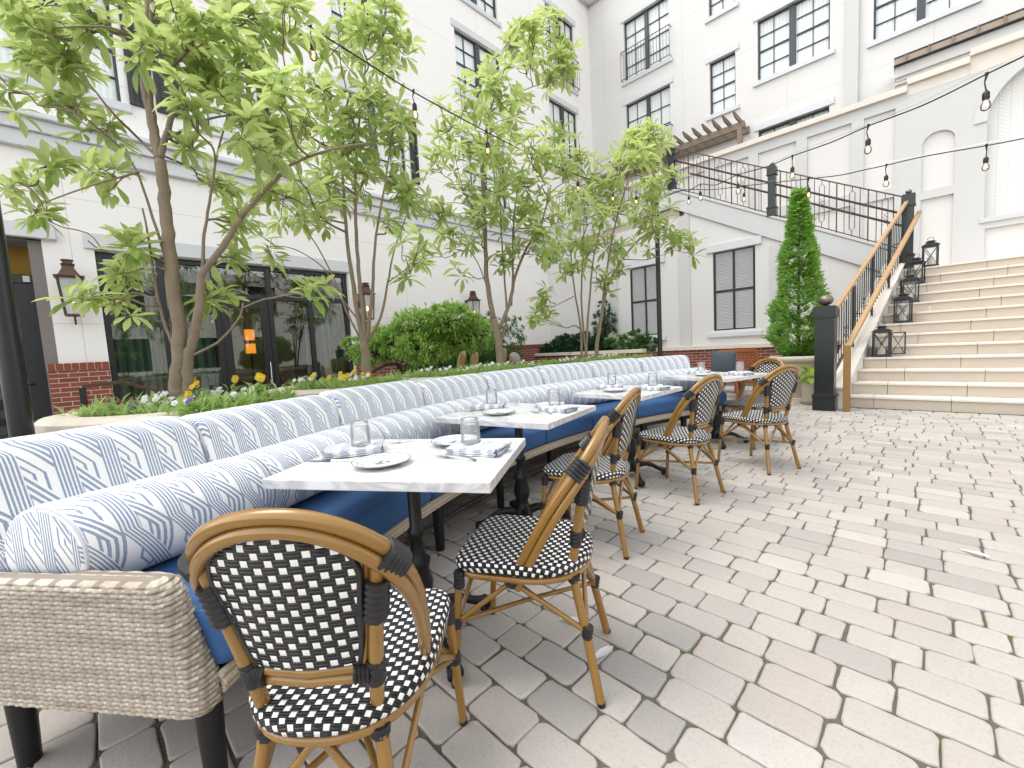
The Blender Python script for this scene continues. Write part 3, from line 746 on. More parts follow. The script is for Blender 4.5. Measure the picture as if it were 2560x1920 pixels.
# terrace slab and upper flight
UF = thing('upper_stair_flight', 'pale upper stair flight climbing left behind the iron railing', 'stairs', (0,0,0))
for i in range(13):
    x1 = -.65-.315*i; s = MB(); s.box(x1-.32, x1, 11.56, 13.19, 1.9+.178*i, 2.275+.178*(i+1)); s.build('step', MT['lime'], UF)
s = MB(); s.box(-9.29, -4.73, 11.41, 14.49, 4.4, 4.62); s.build('terrace_slab', MT['lime'], UF)
# ================================================================== STAIRCASE
RI, TR, Y0 = .175, .285, 7.95
def sx(y): return -.84 + .15*(y-Y0)          # left end of the steps
ST = thing('stone_staircase', 'wide limestone staircase rising to the right behind the courtyard', 'stairs', (0,0,0))
for i in range(13):
    y = Y0+TR*i; z = RI*i; x0 = sx(y); yb = y+TR+.03 if i < 12 else 13.2; xs = []
    cuts = [x0, x0+.28+.13*((i*7) % 3) if i else -.52]
    while cuts[-1] < 3.6: cuts.append(cuts[-1]+(.80 if i else .78))
    r = MB()
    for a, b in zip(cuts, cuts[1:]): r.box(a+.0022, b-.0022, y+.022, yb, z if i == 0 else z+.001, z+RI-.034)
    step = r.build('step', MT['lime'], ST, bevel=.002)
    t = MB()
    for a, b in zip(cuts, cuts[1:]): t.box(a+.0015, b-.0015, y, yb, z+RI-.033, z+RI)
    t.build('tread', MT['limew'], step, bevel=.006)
# curb on the left of the steps
c = MB()
def curb(mb, off0, off1, y0, y1, up, z0=None):
    """sloping slab between two offsets left of the step ends"""
    P = []
    for y in (y0, y1):
        zt = (y-Y0)/TR*RI + up
        for o in (off0, off1): P.append((sx(y)+o, y, zt))
    return P
def slab(mb, P, h):
    n = len(mb.v); mb.v += P + [(x, y, z-h if h < 5 else -.01) for x, y, z in P]
    for f in ((0,1,3,2), (4,6,7,5), (0,4,5,1), (2,3,7,6), (0,2,6,4), (1,5,7,3)): mb.face([n+k for k in f])
slab(c, curb(c, -.27, -.005, Y0-.02, 11.37, .30), 9); c.build('curb_wall', MT['stuccop'], ST)
c = MB(); slab(c, [(x, y, z+.035) for x, y, z in curb(c, -.30, .02, Y0-.05, 11.385, .30)], .034); c.build('curb_cap', MT['limew'], ST, bevel=.006)
c = MB(); c.box(-.62, 3.6, 11.415, 13.19, 1.9, 2.262); c.build('landing', MT['lime'], ST)

# newels
def newel(loc, w, zc, zr, zl, label, ball=True, rz=0):
    n = thing('newel_post', label, 'post', loc, rz)
    m = MB(); h = w/2
    m.box(-h, h, -h, h, 0, zc); m.build('shaft', MT['post'], n, bevel=.006)
    m = MB(); m.box(-h-.018, h+.018, -h-.018, h+.018, 0, zl); m.box(-h-.03, h+.03, -h-.03, h+.03, zl, zl+.022); m.box(-h-.024, h+.024, -h-.024, h+.024, zl+.03, zl+.042); m.build('base', MT['post'], n, bevel=.005)
    m = MB(); m.box(-h-.026, h+.026, -h-.026, h+.026, zr, zr+.022); m.box(-h-.016, h+.016, -h-.016, h+.016, zr+.022, zc); m.box(-h-.004, h+.004, -h-.004, h+.004, zc, zc+.02); m.build('capital', MT['post'], n, bevel=.004)
    if ball:
        m = MB(); r = .095 if w > .2 else .05; m.lathe([(.05, 0), (.055, .008)] + [(r*sin(pi*k/14)+.0001, .01+r*.82-r*.82*cos(pi*k/14)) for k in range(1, 15)], 24, (0, 0, zc+.02)); m.build('ball_finial', MT['bronze'], n, smooth=60)
    return n
MT['bronze'] = plain('tarnished_bronze', (.20,.165,.125), .42, .75, .35, 14)
newel((-1.045, 7.62, 0), .235, 1.50, 1.35, .20, 'massive black square newel post at the foot of the stone stairs')
newel((-.29, 11.42, 2.30), .17, 1.38, 1.17, .22, 'slim black newel post at the stair landing')
newel((-2.58, 11.42, 3.86), .15, 1.10, .92, .18, 'slim grey black newel halfway up the upper iron railing')
newel((-4.91, 11.42, 5.13), .15, 1.06, .90, .16, 'slim black newel at the top of the upper iron railing')
# main balustrade: two oak rails, iron balusters
def lerp(a, b, t): return tuple(a[i]+(b[i]-a[i])*t for i in range(3))
def scroll(mb, p, s=1.0):
    x, y, z = p
    for dz in (-.05, 0, .05): mb.lathe([(.004, -.018), (.014, -.006), (.014, .006), (.004, .018)], 6, (x, y, z+dz*s))
    mb.tube([(x-.028, y, z), (x-.02, y, z+.07), (x, y, z+.1), (x+.02, y, z+.07), (x+.028, y, z), (x+.02, y, z-.07), (x, y, z-.1), (x-.02, y, z-.07)], .004, 5, closed=True)
BA = thing('stair_balustrade', 'black iron balustrade with an oak top rail between the big newel and the landing', 'railing', (0,0,0))
a, b = (-1.02, 7.72, 1.34), (-.31, 11.36, 3.56)
m = MB(); m.bar(a, b, .062, .05); m.build('top_rail', MT['oak'], BA, bevel=.014, segs=3)
a2, b2 = (-1.0, 7.98, .50), (-.42, 11.36, 2.57)
m = MB(); m.bar(a2, b2, .022, .05); m.build('bottom_rail', MT['brownmetal'], BA)
N = 37
for i in range(1, N):
    t = i/N; p, q = lerp(a2, b2, t), lerp(a, b, t); m = MB()
    if i % 9 == 0: m.box(q[0]-.016, q[0]+.016, p[1]-.016, p[1]+.016, p[2]-.12, q[2]-.02)
    elif i % 4 == 2:
        x, y = q[0], p[1]; z0, z1 = p[2]+.08, q[2]-.1
        m.tube([(x, y-.03, z0), (x, y-.03, z1), (x, y, z1+.05), (x, y+.03, z1), (x, y+.03, z0), (x, y, z0-.04)], .006, 5, closed=True); m.tube([(x, y, p[2]), (x, y, z0-.04)], .006, 5); scroll(m, (x, y, (z0+z1)/2-.12))
    else: m.tube([(q[0], p[1], p[2]), (q[0], p[1], q[2]-.02)], .0075, 5)
    m.build('baluster', MT['frame'], BA, smooth=60)
HR = thing('oak_handrail', 'low oak handrail with an upright end standing beside the bottom step', 'handrail', (0,0,0))
a, b = (-.785, 7.55, .915), (-.13, 11.55, 3.36)
m = MB(); m.bar(a, b, .07, .06); m.build('rail', MT['oak'], HR, bevel=.016, segs=3)
m = MB(); m.box(-.825, -.745, 7.50, 7.575, 0, .945); m.build('end_post', MT['oakd'], HR, bevel=.008)
for t in (.24, .5, .76):
    p = lerp(a, b, t); m = MB(); m.tube([(p[0], p[1], p[2]-.03), (p[0]-.04, p[1], p[2]-.1), (p[0]-.17, p[1], p[2]-.1)], .009, 6); m.build('bracket', MT['iron'], HR, smooth=60)
# upper iron railing: segments up to the terrace
UR = thing('iron_railing', 'brown iron railing with slim balusters sloping up along the upper flight', 'railing', (0,0,0))
def uz(u, z0): return z0 + (u+.36)*-.566
m = MB(); m.bar((-.34, 11.42, 3.66), (-4.86, 11.42, 6.20), .03, .022); m.build('top_rail', MT['brownmetal'], UR)
m = MB(); m.bar((-.40, 11.42, 2.70), (-4.86, 11.42, 5.20), .02, .02); m.build('bottom_rail', MT['brownmetal'], UR)
for dz, x1 in ((-.30, -4.86), (-.53, -4.45)):
    m = MB(); m.tube([(-.36, 11.47, 3.66+dz), (x1, 11.47, 3.66+dz+(x1+.36)*-.566)], .022, 8); m.build('grab_rail', MT['brownmetal'], UR, smooth=60)
u = -.50; k = 0
while u > -4.8:
    if min(abs(u+2.58), abs(u+4.91)) > .1:
        zb, zt = 2.70+(u+.40)*-.5605, 3.66+(u+.34)*-.562; m = MB()
        if k % 4 == 3: m.box(u-.011, u+.011, 11.409, 11.431, zb-.12, zt)
        elif k % 4 == 1:
            m.tube([(u-.045, 11.42, zb+.15), (u-.045, 11.42, zt-.14), (u, 11.42, zt-.09), (u+.045, 11.42, zt-.14), (u+.045, 11.42, zb+.15), (u, 11.42, zb+.10)], .007, 5, closed=True)
            m.tube([(u, 11.42, zb), (u, 11.42, zb+.1)], .007, 5); m.tube([(u, 11.42, zt), (u, 11.42, zt-.09)], .007, 5); zc = (zb+zt)/2
            for s_ in (-1, 1):
                for dz in (-.07, 0, .07): m.tube([(u-.04*s_, 11.42, zc+dz-.05), (u+.04*s_, 11.42, zc+dz+.05)], .004, 4)
        else: m.tube([(u, 11.42, zb), (u, 11.42, zt)], .0075, 5)
        m.build('baluster', MT['brownmetal'], UR, smooth=60)
    u -= .128; k += 1
TRL = thing('iron_railing', 'dark iron terrace railing behind the trees left of the upper newel', 'railing', (0,0,0))
m = MB()
for z in (5.25, 6.15): m.tube([(-4.95, 11.45, z), (-9.1, 11.45, z)], .014, 6)
m.build('rails', MT['brownmetal'], TRL, smooth=60); m = MB()
for i in range(32): m.tube([(-5.08-.125*i, 11.45, 5.25), (-5.08-.125*i, 11.45, 6.15)], .007, 5)
m.build('balusters', MT['brownmetal'], TRL, smooth=60)
# pergola on the terrace
PG = thing('pergola', 'weathered timber pergola with pointed rafters above the upper railing', 'pergola', (0,0,0))
m = MB(); m.box(-9.0, -3.84, 13.93, 14.0, 7.16, 7.34); m.build('front_beam', MT['weathered'], PG, bevel=.006)
m = MB(); m.box(-9.0, -3.84, 14.40, 14.47, 7.16, 7.34); m.build('rear_beam', MT['weathered'], PG, bevel=.006)
for x in (-3.97, -6.6): m = MB(); m.box(x-.06, x+.06, 13.90, 14.03, 4.6, 7.16); m.build('post', MT['weathered'], PG, bevel=.006)
for i in range(15):
    x = -3.98-.285*i; m = MB(); m.prism([(14.49, 7.342), (14.49, 7.48), (13.44, 7.48), (13.40, 7.45), (13.60, 7.342)], 'x', x-.022, x+.022); m.build('rafter', MT['weathered'], PG, bevel=.004)

# candle lanterns on the steps ------------------------------------------------
def lantern():
    L = thing('candle_lantern', 'x', 'lantern'); w, h = .098, .40
    m = MB()
    for sx_ in (-1, 1):
        for sy in (-1, 1): m.box(sx_*w-.009, sx_*w+.009, sy*w-.009, sy*w+.009, .025, h)
    for z in (.025, h-.02):
        for s_ in (-1, 1): m.box(-w, w, s_*w-.007, s_*w+.007, z, z+.018); m.box(s_*w-.007, s_*w+.007, -w, w, z, z+.018)
    for ax in (0, 1):
        for s_ in (-1, 1):
            if ax == 1 and s_ == 1: continue
            for q in (-1, 1):
                A, B = (-.085*q, .05), (.085*q, h-.03); mid = (0, h*.52)
                pts = [A, (-.03*q, h*.38), mid, (.03*q, h*.66), B]
                m.tube([((p, s_*w, z) if ax == 0 else (s_*w, p, z)) for p, z in pts], .0055, 5)
    m.build('frame', MT['lant'], L, smooth=50)
    m = MB(); m.box(-.118, .118, -.118, .118, 0, .025); m.build('base', MT['lant'], L, bevel=.006)
    m = MB(); m.box(-.122, .122, -.122, .122, h, h+.016); m.prism([(-.115, h+.016), (.115, h+.016), (.07, h+.045), (-.07, h+.045)], 'y', -.1, .1); m.box(-.05, .05, -.05, .05, h+.045, h+.072); m.box(-.068, .068, -.068, .068, h+.072, h+.084); m.prism([(-.06, h+.084), (.06, h+.084), (.02, h+.1), (-.02, h+.1)], 'y', -.05, .05)
    lid = m.build('lid', MT['lant'], L, bevel=.004)
    m = MB(); m.tube([(.045*cos(a), 0, h+.13+.035*sin(a)) for a in [2*pi*k/16 for k in range(16)]], .004, 5, closed=True); m.build('ring_handle', MT['lant'], lid, smooth=60)
    m = MB()
    for s_ in (-1, 1): m.quad((-w, s_*(w-.004), .04), (w, s_*(w-.004), .04), (w, s_*(w-.004), h-.02), (-w, s_*(w-.004), h-.02))
    m.quad((-w+.004, -w, .04), (-w+.004, w, .04), (-w+.004, w, h-.02), (-w+.004, -w, h-.02)); m.build('pane', MT['clearpane'], L, recalc=False)
    m = MB(); m.lathe([(.001, .026), (.046, .026), (.046, .175), (.040, .182), (.030, .172), (.001, .168)], 20); m.build('candle', MT['wax'], L, smooth=50)
    return L
MT['lant'] = plain('grey_black_lantern', (.032,.034,.034), .55, .2, .35, 18, .1)
lt = lantern(); spots = [(4, (2203,890), 0), (7, (2257,801), 0), (9, (2273,752), 0), (11, (2290,703), 0), (13, (2325,661), 0)]
lab = ['dark metal candle lantern with its door open on the lowest step of the row', 'dark metal candle lantern closed, second up the stairs, in front of another', 'dark metal candle lantern half hidden in the middle of the stair row',
       'dark metal candle lantern second from the top of the stairs', 'dark metal candle lantern on the landing above the top step']
for i, (n, px, _) in enumerate(spots):
    y = Y0+TR*(n-1)+.17; d = (CF + CR*((px[0]-1280)/FPX) - CU*((px[1]-960)/FPX)); x = d.x/d.y*y
    o = lt if i == 0 else dup(lt, (0,0,0), 0)
    o.location = (x, y, RI*n); o.rotation_euler = (0, 0, rad((8, -6, 12, -9, 5)[i])); tag(o, lab[i], 'lantern', 'candle lanterns along the stairs')
m = MB()
for x in (.0, .17): m.box(x-.007, x+.007, -.007, .007, .04, .385)
for z in (.04, .37): m.box(0, .17, -.006, .006, z, z+.015)
for q in (-1, 1): m.tube([(.085-.075*q, 0, .055), (.085-.025*q, 0, .17), (.085, 0, .205), (.085+.025*q, 0, .25), (.085+.075*q, 0, .365)], .005, 5)
ld = m.build('door', MT['lant'], lt, smooth=50); ld.location = (.105, -.105, 0); ld.rotation_euler = (0, 0, rad(12))

# gas wall lanterns on the left wall -------------------------------------------
def gas_lantern():
    L = thing('wall_lantern', 'x', 'lantern')
    m = MB(); w1, w2, z0, z1 = .088, .125, .02, .56
    def P(s_, t, z): k = (z-z0)/(z1-z0); w = w1+(w2-w1)*k; return (s_*w, t*w, z)
    for s_ in (-1, 1):
        for t in (-1, 1): m.bar(P(s_, t, z0), P(s_, t, z1), .022, .022)
    for z, w in ((z0, w1), (z1, w2)):
        for s_ in (-1, 1): m.box(-w-.012, w+.012, s_*w-.012, s_*w+.012, z-.012, z+.012); m.box(s_*w-.012, s_*w+.012, -w, w, z-.012, z+.012)
    m.build('frame', MT['copper'], L)
    m = MB(); m.box(-w2-.035, w2+.035, -w2-.035, w2+.035, z1+.012, z1+.026)
    prof = [(.125, z1+.026), (.10, z1+.06), (.068, z1+.13), (.060, z1+.17), (.075, z1+.20), (.06, z1+.205), (.052, z1+.21), (.052, z1+.25), (.066, z1+.252), (.066, z1+.262), (.03, z1+.275)]
    for (r0, a), (r1, b) in zip(prof, prof[1:]):
        for k in range(4):
            c0, c1 = [(1,1), (-1,1), (-1,-1), (1,-1)][k], [(1,1), (-1,1), (-1,-1), (1,-1)][(k+1) % 4]
            m.quad((c0[0]*r0, c0[1]*r0, a), (c1[0]*r0, c1[1]*r0, a), (c1[0]*r1, c1[1]*r1, b), (c0[0]*r1, c0[1]*r1, b))
    m.build('chimney_hood', MT['copper'], L, recalc=False)
    m = MB()
    for k in range(4):
        s0, s1 = [(1,1), (-1,1), (-1,-1), (1,-1)][k], [(1,1), (-1,1), (-1,-1), (1,-1)][(k+1) % 4]
        m.quad(P(*s0, z0), P(*s1, z0), P(*s1, z1), P(*s0, z1))
    m.build('pane', MT['lantglass'], L, recalc=False)
    m = MB(); m.lathe([(.001, .20), (.02, .22), (.024, .25), (.012, .29), (.001, .32)], 10); m.build('flame', MT['flame'], L, smooth=180)
    m = MB(); m.tube([(0, 0, .02), (0, 0, .20)], .012, 8); m.build('burner', MT['copper'], L, smooth=60)
    m = MB(); m.tube([(-.30, 0, .45), (-.15, 0, .60), (0, 0, .58)], .014, 8); m.box(-.31, -.292, -.06, .06, .30, .60); m.tube([(-.30, 0, -.02), (-.14, 0, -.10), (-.02, 0, .01)], .012, 8); m.build('bracket', MT['copper'], L, smooth=60)
    return L
gl = gas_lantern()
for i, (y, l) in enumerate(((-.06, 'copper gas wall lantern between the entrance and the shopfront'), (4.56, 'copper gas wall lantern half hidden behind the second magnolia'), (7.71, 'copper gas wall lantern on the bare ivory wall above the boxwood'))):
    o = gl if i == 0 else dup(gl, (0,0,0), 0); o.location = (-9.0, y, 1.98); tag(o, l, 'lantern', 'gas lanterns on the left wall')

# light poles and strings ------------------------------------------------------
PA, PB = V((-3.0, -.245, 0)), V((-3.40, 7.25, 0))
for p, r, zt, l in ((PA, .041, 4.0, 'dark steel light pole at the left edge rising past the entrance'), (PB, .040, 3.70, 'slim black light pole behind the far end of the bench')):
    t = thing('light_pole', l, 'pole', p)
    m = MB(); m.tube([(0, 0, 0), (0, 0, zt)], r, 14); m.build('shaft', MT['post'], t, smooth=60)
    m = MB(); m.lathe([(.10, 0), (.10, .02), (r+.01, .05), (r, .05)], 14); m.build('base_plate', MT['post'], t, smooth=40)
    m = MB(); m.lathe([(r+.008, zt-.06), (r+.008, zt), (.012, zt+.03), (.0001, zt+.04)], 14); m.build('cap', MT['post'], t, smooth=50)
def onplane(px, py, p, q):
    d = CF + CR*((px-1280)/FPX) - CU*((py-960)/FPX); n = V((q.y-p.y, p.x-q.x, 0)); k = (n.dot(V((p.x, p.y, 0))-V((0, 0, 0))))/n.dot(V((d.x, d.y, 0))); return CAM + d*k
def string(name, p, q, cable, bulbs, end, label):
    S = thing(name, label, 'string lights', (0,0,0))
    pts = [onplane(*c, p, q) for c in cable]; pts = ([end] if end else []) + pts
    m = MB(); m.tube(cat_rom(pts, 6), .0055, 6); m.build('cable', MT['iron'], S, smooth=60)
    m = MB(); w0, w1 = pts[0], pts[-1]; m.tube([w0+V((0,0,.02)), w1+V((0,0,.02))], .0016, 4) if name == 'x' else m.tube([V(a)+V((0, 0, .012+.02*abs(sin(i*2.1)))) for i, a in enumerate(pts)], .0016, 4); m.build('support_wire', MT['steel'], S)
    for bx, by, hang in bulbs:
        a = onplane(bx, by, p, q); dz = hang; r_ = random.uniform(-.012, .012)
        m = MB(); m.tube([a+V((0,0,.018)), a, a+V((r_, r_, -dz*.5)), a+V((0, 0, -dz))], [.011, .0085, .0035, .0045], 6); m.lathe([(.006, 0), (.016, -.012), (.0195, -.02), (.0195, -.058), (.017, -.06)], 12, (a.x, a.y, a.z-dz)); so = m.build('socket', MT['iron'], S, smooth=50)
        z = a.z-dz-.058
        m = MB(); m.lathe([(.014, 0), (.017, -.012), (.026, -.034), (.0275, -.050), (.022, -.068), (.010, -.077), (.0002, -.079)], 14, (a.x, a.y, z)); m.build('bulb', MT['bulb'], so, smooth=180, recalc=True)
        m = MB()
        for s_ in (-1, 1): m.tube([(a.x+s_*.005, a.y, z-.018), (a.x+s_*.007, a.y, z-.050)], .0011, 4)
        m.build('filament', MT['filament'], so)
string('string_light', PB, PA, [(1560,472),(1443,438),(1345,395),(1217,330),(1034,230),(918,157),(800,83),(671,0),(560,-90),(430,-210)], [(777,66,.09),(1034,230,.085),(1217,330,.085),(1343,394,.08),(1444,437,.08),(1531,466,.08),(1590,478,.07)], PB+V((0,0,3.62)), 'black festoon light string crossing in front of the magnolias')
QB, QC = V((.27, 4.57, 0)), V((.39, 6.39, 0))
string('string_light', PB, QB, [(1700,478),(1720,478),(1752,461),(1790,462),(1845,437),(1920,416),(1981,390),(2080,355),(2171,315),(2310,262),(2467,185),(2560,140),(2680,78)], [(1751,463,.085),(1845,438,.10),(1981,392,.10),(2171,316,.10),(2467,188,.10)], PB+V((0,0,3.60)), 'upper black festoon light string running from the pole to the upper right')
string('string_light', PB, QC, [(1700,476),(1780,474),(1860,465),(1940,456),(2022,447),(2100,438),(2164,424),(2216,413),(2311,391),(2466,364),(2560,346),(2700,318)], [(1722,476,.085),(1860,466,.085),(2022,448,.10),(2216,414,.10),(2466,365,.10)], PB+V((0,0,3.58)), 'lower black festoon light string running from the pole towards the arches')
# ================================================================== BENCH (an arc about BC)
BC = V((2.5, 2.95, 0)); TH0, DTH = -38.55, 8.345
def arc(th, R, z=0): t = rad(th); return V((BC.x-R*cos(t), BC.y+R*sin(t), z))
def sweep(prof, a, b, nseg, Rm, ends=((0, .90, .0), (.35, .965, 0), (1, 1, 0)), endw=.035, uoff=0, flare=0):
    """closed profile of (R,z) swept from angle a to b with pinched ends"""
    mb = MB(); cR = sum(p[0] for p in prof)/len(prof); cz = sum(p[1] for p in prof)/len(prof); N = len(prof)
    ew = math.degrees(endw/Rm); sec = [(a+ew*e[0], e[1]) for e in ends] + [(a+ew+(b-a-2*ew)*i/nseg, 1) for i in range(1, nseg)] + [(b-ew*e[0], e[1]) for e in reversed(ends)]
    cum = [0]
    for i in range(N): j = (i+1) % N; cum.append(cum[-1]+hypot(prof[j][0]-prof[i][0], prof[j][1]-prof[i][1]))
    for th, s_ in sec:
        for R, z in prof: mb.v.append(tuple(arc(th, cR+(R-cR)*s_+flare*max(0, (b-th)/(b-a))**1.4, cz+(z-cz)*s_)))
    for k in range(len(sec)-1):
        u0, u1 = rad(sec[k][0])*Rm+uoff, rad(sec[k+1][0])*Rm+uoff
        for i in range(N):
            j = (i+1) % N; mb.face((k*N+i, k*N+j, (k+1)*N+j, (k+1)*N+i), [(u0, cum[i]), (u0, cum[i+1]), (u1, cum[i+1]), (u1, cum[i])])
    for k, rev in ((0, True), (len(sec)-1, False)):
        th = sec[k][0] + (-.0 if k == 0 else .0); c = len(mb.v); mb.v.append(tuple(arc(th, cR+flare*max(0, (b-th)/(b-a))**1.4, cz)))
        for i in range(N):
            j = (i+1) % N; mb.face((k*N+i, k*N+j, c), [(prof[i][0]+uoff, prof[i][1]), (prof[j][0]+uoff, prof[j][1]), (cR+uoff, cz)])
    return mb
def rrect(x0, x1, z0, z1, r, n=5, tilt=0, bul=0):
    P = []
    for cx, cz, a0 in ((x1-r, z1-r, 0), (x0+r, z1-r, 90), (x0+r, z0+r, 180), (x1-r, z0+r, 270)):
        for k in range(n+1):
            a = rad(a0+90*k/n); P.append((cx+r*cos(a), cz+r*sin(a)))
    out = []
    for i in range(len(P)):
        a, b = P[i], P[(i+1) % len(P)]; out.append(a); L = hypot(b[0]-a[0], b[1]-a[1]); k = int(L/.07)
        for q in range(1, k+1): out.append((a[0]+(b[0]-a[0])*q/(k+1), a[1]+(b[1]-a[1])*q/(k+1)))
    if tilt: out = [(x+(z-z0)*tilt, z) for x, z in out]
    return out
BN = thing('curved_bench', 'long curved wicker banquette with rope edged seat and dark legs', 'bench', (0,0,0))
A0, A1 = -36.4, 28.6
m = MB(); m.grid(lambda s_, t: arc(A0+(A1-A0)*s_, *[(4.70, .345), (4.735, .36), (5.5, .36), (5.5, .335), (4.76, .335), (4.72, .33)][int(round(t*6)) % 6]), 60, 6, cv=True); m.build('seat_deck', MT['iron'], BN, smooth=40)
m = MB(); 
for R, z, r in ((4.698, .352, .011), (4.690, .333, .011), (4.694, .314, .010)): m.tube([arc(A0+(A1-A0)*i/90, R, z) for i in range(91)], r, 6)
m.build('rope_edge', MT['rope'], BN, smooth=60)
m = MB(); m.grid(lambda s_, t: arc(A0+(A1-A0)*s_, 4.72+.10*t, .315-.085*t), 60, 2, uvf=lambda s_, t: (s_*5.3, t*.13)); m.build('apron', MT['darkwick'] if 'darkwick' in MT else plain('dark_wicker_apron', (.055,.047,.042), .8, 0, .3, 60), BN, smooth=60, recalc=False)
m = MB(); m.grid(lambda s_, t: arc(A0+(A1-A0)*s_, 5.52+.05*t, .25+.62*t), 60, 4, uvf=lambda s_, t: (s_*6.2, t*.62)); m.build('back_panel', MT['wickerf'], BN, smooth=60, recalc=False)
m = MB(); m.tube([arc(A0+(A1-A0)*i/60, 5.55, .87) for i in range(61)], .022, 8); m.build('back_edge', MT['wickerf'], BN, smooth=60)
m = MB(); m.tube([arc(-33+(A1+33)*i/50, 4.92, .07) for i in range(51)], .012, 8); m.build('base_rail', MT['steel2'] if 'steel2' in MT else plain('dull_steel_rail', (.16,.15,.14), .4, .8), BN, smooth=60)
for th in (-36.0, -28.0, -19.6, -11.2, -2.8, 5.6, 14.0, 21.5, 28.0):
    for R in (4.78, 5.42):
        m = MB(); p = arc(th, R); m.lathe([(.026, 0), (.034, .26), (.034, .336)], 12, (p.x, p.y, 0)); m.build('leg', MT['iron'], BN, smooth=50)
def end_panel(th, sg):
    """woven end panel: real over-and-under weave relief"""
    mb = MB(); NS, NTt = (430, 190) if sg < 0 else (120, 80); H0, H1 = (.275, .625) if sg < 0 else (.262, .635); thick = .038
    def outline(t):   # front radius against height
        z = t
        if sg < 0: return 4.680+(.09*(1-sqrt(max(0, 1-(1-z/.2)**2))) if z < .2 else 0)+.045*min(1, z/.12)+.075*min(1, max(0, (z-.12)/.68))+(.07*(1-sqrt(max(0, 1-((z-.8)/.2)**2))) if z > .8 else 0)
        if z < .12: return 4.685+.05*(z/.12)
        if z < .80: return 4.735+.075*((z-.12)/.68)
        k = (z-.80)/.20; return 4.81+.05*(1-sqrt(max(0, 1-k*k)))*1.4
    def fn(s_, t):
        z = H0+(H1-H0)*t; Rf = outline(t); Rb = 5.56; w = thick*(1 if t < .93 else sqrt(max(0, 1-((t-.93)/.07)**2)))
        L1 = Rb-Rf; L2 = pi*thick*.9; tot = L1+L2+L1*.35; d = s_*tot
        if d < L1: R = Rb-d; off = w; nx, no = 0, 1
        elif d < L1+L2: a = (d-L1)/L2*pi; R = Rf-.030*sin(a); off = w*cos(a); nx, no = -sin(a), cos(a)
        else: R = Rf+(d-L1-L2); off = -w; nx, no = 0, -1
        row = (t*(H1-H0)+.0)/.0120; ri = math.floor(row); fr_ = row-ri; rib = d/.033
        h = max(sin(pi*fr_)**.75*max(0, .45+.55*cos(pi*(rib+ri % 2))), .42*abs(cos(pi*rib))**5)*.0088 if t < .985 else 0
        p = arc(th, R+nx*h, z); tt = rad(th); tang = V((sin(tt), cos(tt), 0))*-sg*-1
        return p + V((sin(tt), cos(tt), 0))*(sg)*(off+no*h)
    mb.grid(fn, NS, NTt, uvf=lambda s_, t: (s_*(5.56-outline(t)+pi*thick*.9+(5.56-outline(t))*.35), t*(H1-H0)))
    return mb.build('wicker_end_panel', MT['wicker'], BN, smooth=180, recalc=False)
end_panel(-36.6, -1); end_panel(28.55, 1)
for th, sg in ((-36.6, -1), (28.55, 1)): m = MB(); m.grid(lambda s_, t: arc(th+sg*.42*cos(pi*s_), (4.77 if sg < 0 else 4.69)+(.78 if sg < 0 else .87)*t, (.275 if sg < 0 else .262)-.012*sin(pi*s_)), 6, 10); m.build('panel_bottom', MT['wickerf'], BN, recalc=False)
# cushions: eight of each
ords = ['first', 'second', 'third', 'fourth', 'fifth', 'sixth', 'seventh', 'last']
where = ['at the near left end', 'behind the near marble table', 'left of the second marble table', 'behind the second marble table', 'between the second and third tables', 'behind the third marble table', 'before the far table', 'at the far end by the wooden armchair']
for k in range(8):
    a, b = TH0+DTH*k, TH0+DTH*(k+1)
    if k == 0: a = -36.35
    g = .09; rnd = random.Random(k)
    m = sweep(rrect(4.665, 5.36, .366, .522, .038), a+.05, b-.05, 8, 4.7, endw=.03, ends=((0, .93, 0), (.3, .975, 0), (1, 1, 0)))
    tag(m.build('seat_cushion', MT['blue'], smooth=60), 'plain blue box seat cushion, %s along the curved bench from the near end' % ords[k], 'cushion', 'blue seat cushions on the curved bench')
    dz = rnd.uniform(-.008, .008)
    m = sweep(rrect(5.19, 5.37, .525, .955+dz, .062, tilt=.24), a+g, b-g, 10, 5.3, endw=.05, ends=((0, .86, 0), (.12, .93, 0), (.4, .98, 0), (1, 1, 0)), uoff=rnd.uniform(0, 1), flare=.12 if k == 0 else 0)
    tag(m.build('back_cushion', MT['fabric'], smooth=80), 'patterned back cushion %s, %s of eight' % (where[k], ords[k]), 'cushion', 'patterned back cushions on the curved bench')
    prof = [(5.08+.138*cos(2*pi*i/28), .660+.138*sin(2*pi*i/28)) for i in range(28)]
    m = sweep(prof, a+.07+(-.05 if k == 0 else 0), b-.07, 10, 5.0, endw=.03, ends=((0, .90, 0), (.25, .97, 0), (1, 1, 0)), uoff=rnd.uniform(0, 1), flare=.13 if k == 0 else 0)
    bo = tag(m.build('bolster', MT['fabric'], smooth=70), 'round patterned bolster %s, %s of eight' % (where[k], ords[k]), 'bolster', 'patterned bolsters along the curved bench')
    for th in (a+.09+(.02 if k == 0 else 0), b-.09): m = MB(); m.tube([arc(th, 5.08+(.13*max(0, (b-th)/(b-a))**1.4 if k == 0 else 0)+.131*cos(2*pi*i/28), .660+.131*sin(2*pi*i/28)) for i in range(28)], .005, 5, closed=True); m.build('piping', MT['fabric'], bo, smooth=60)

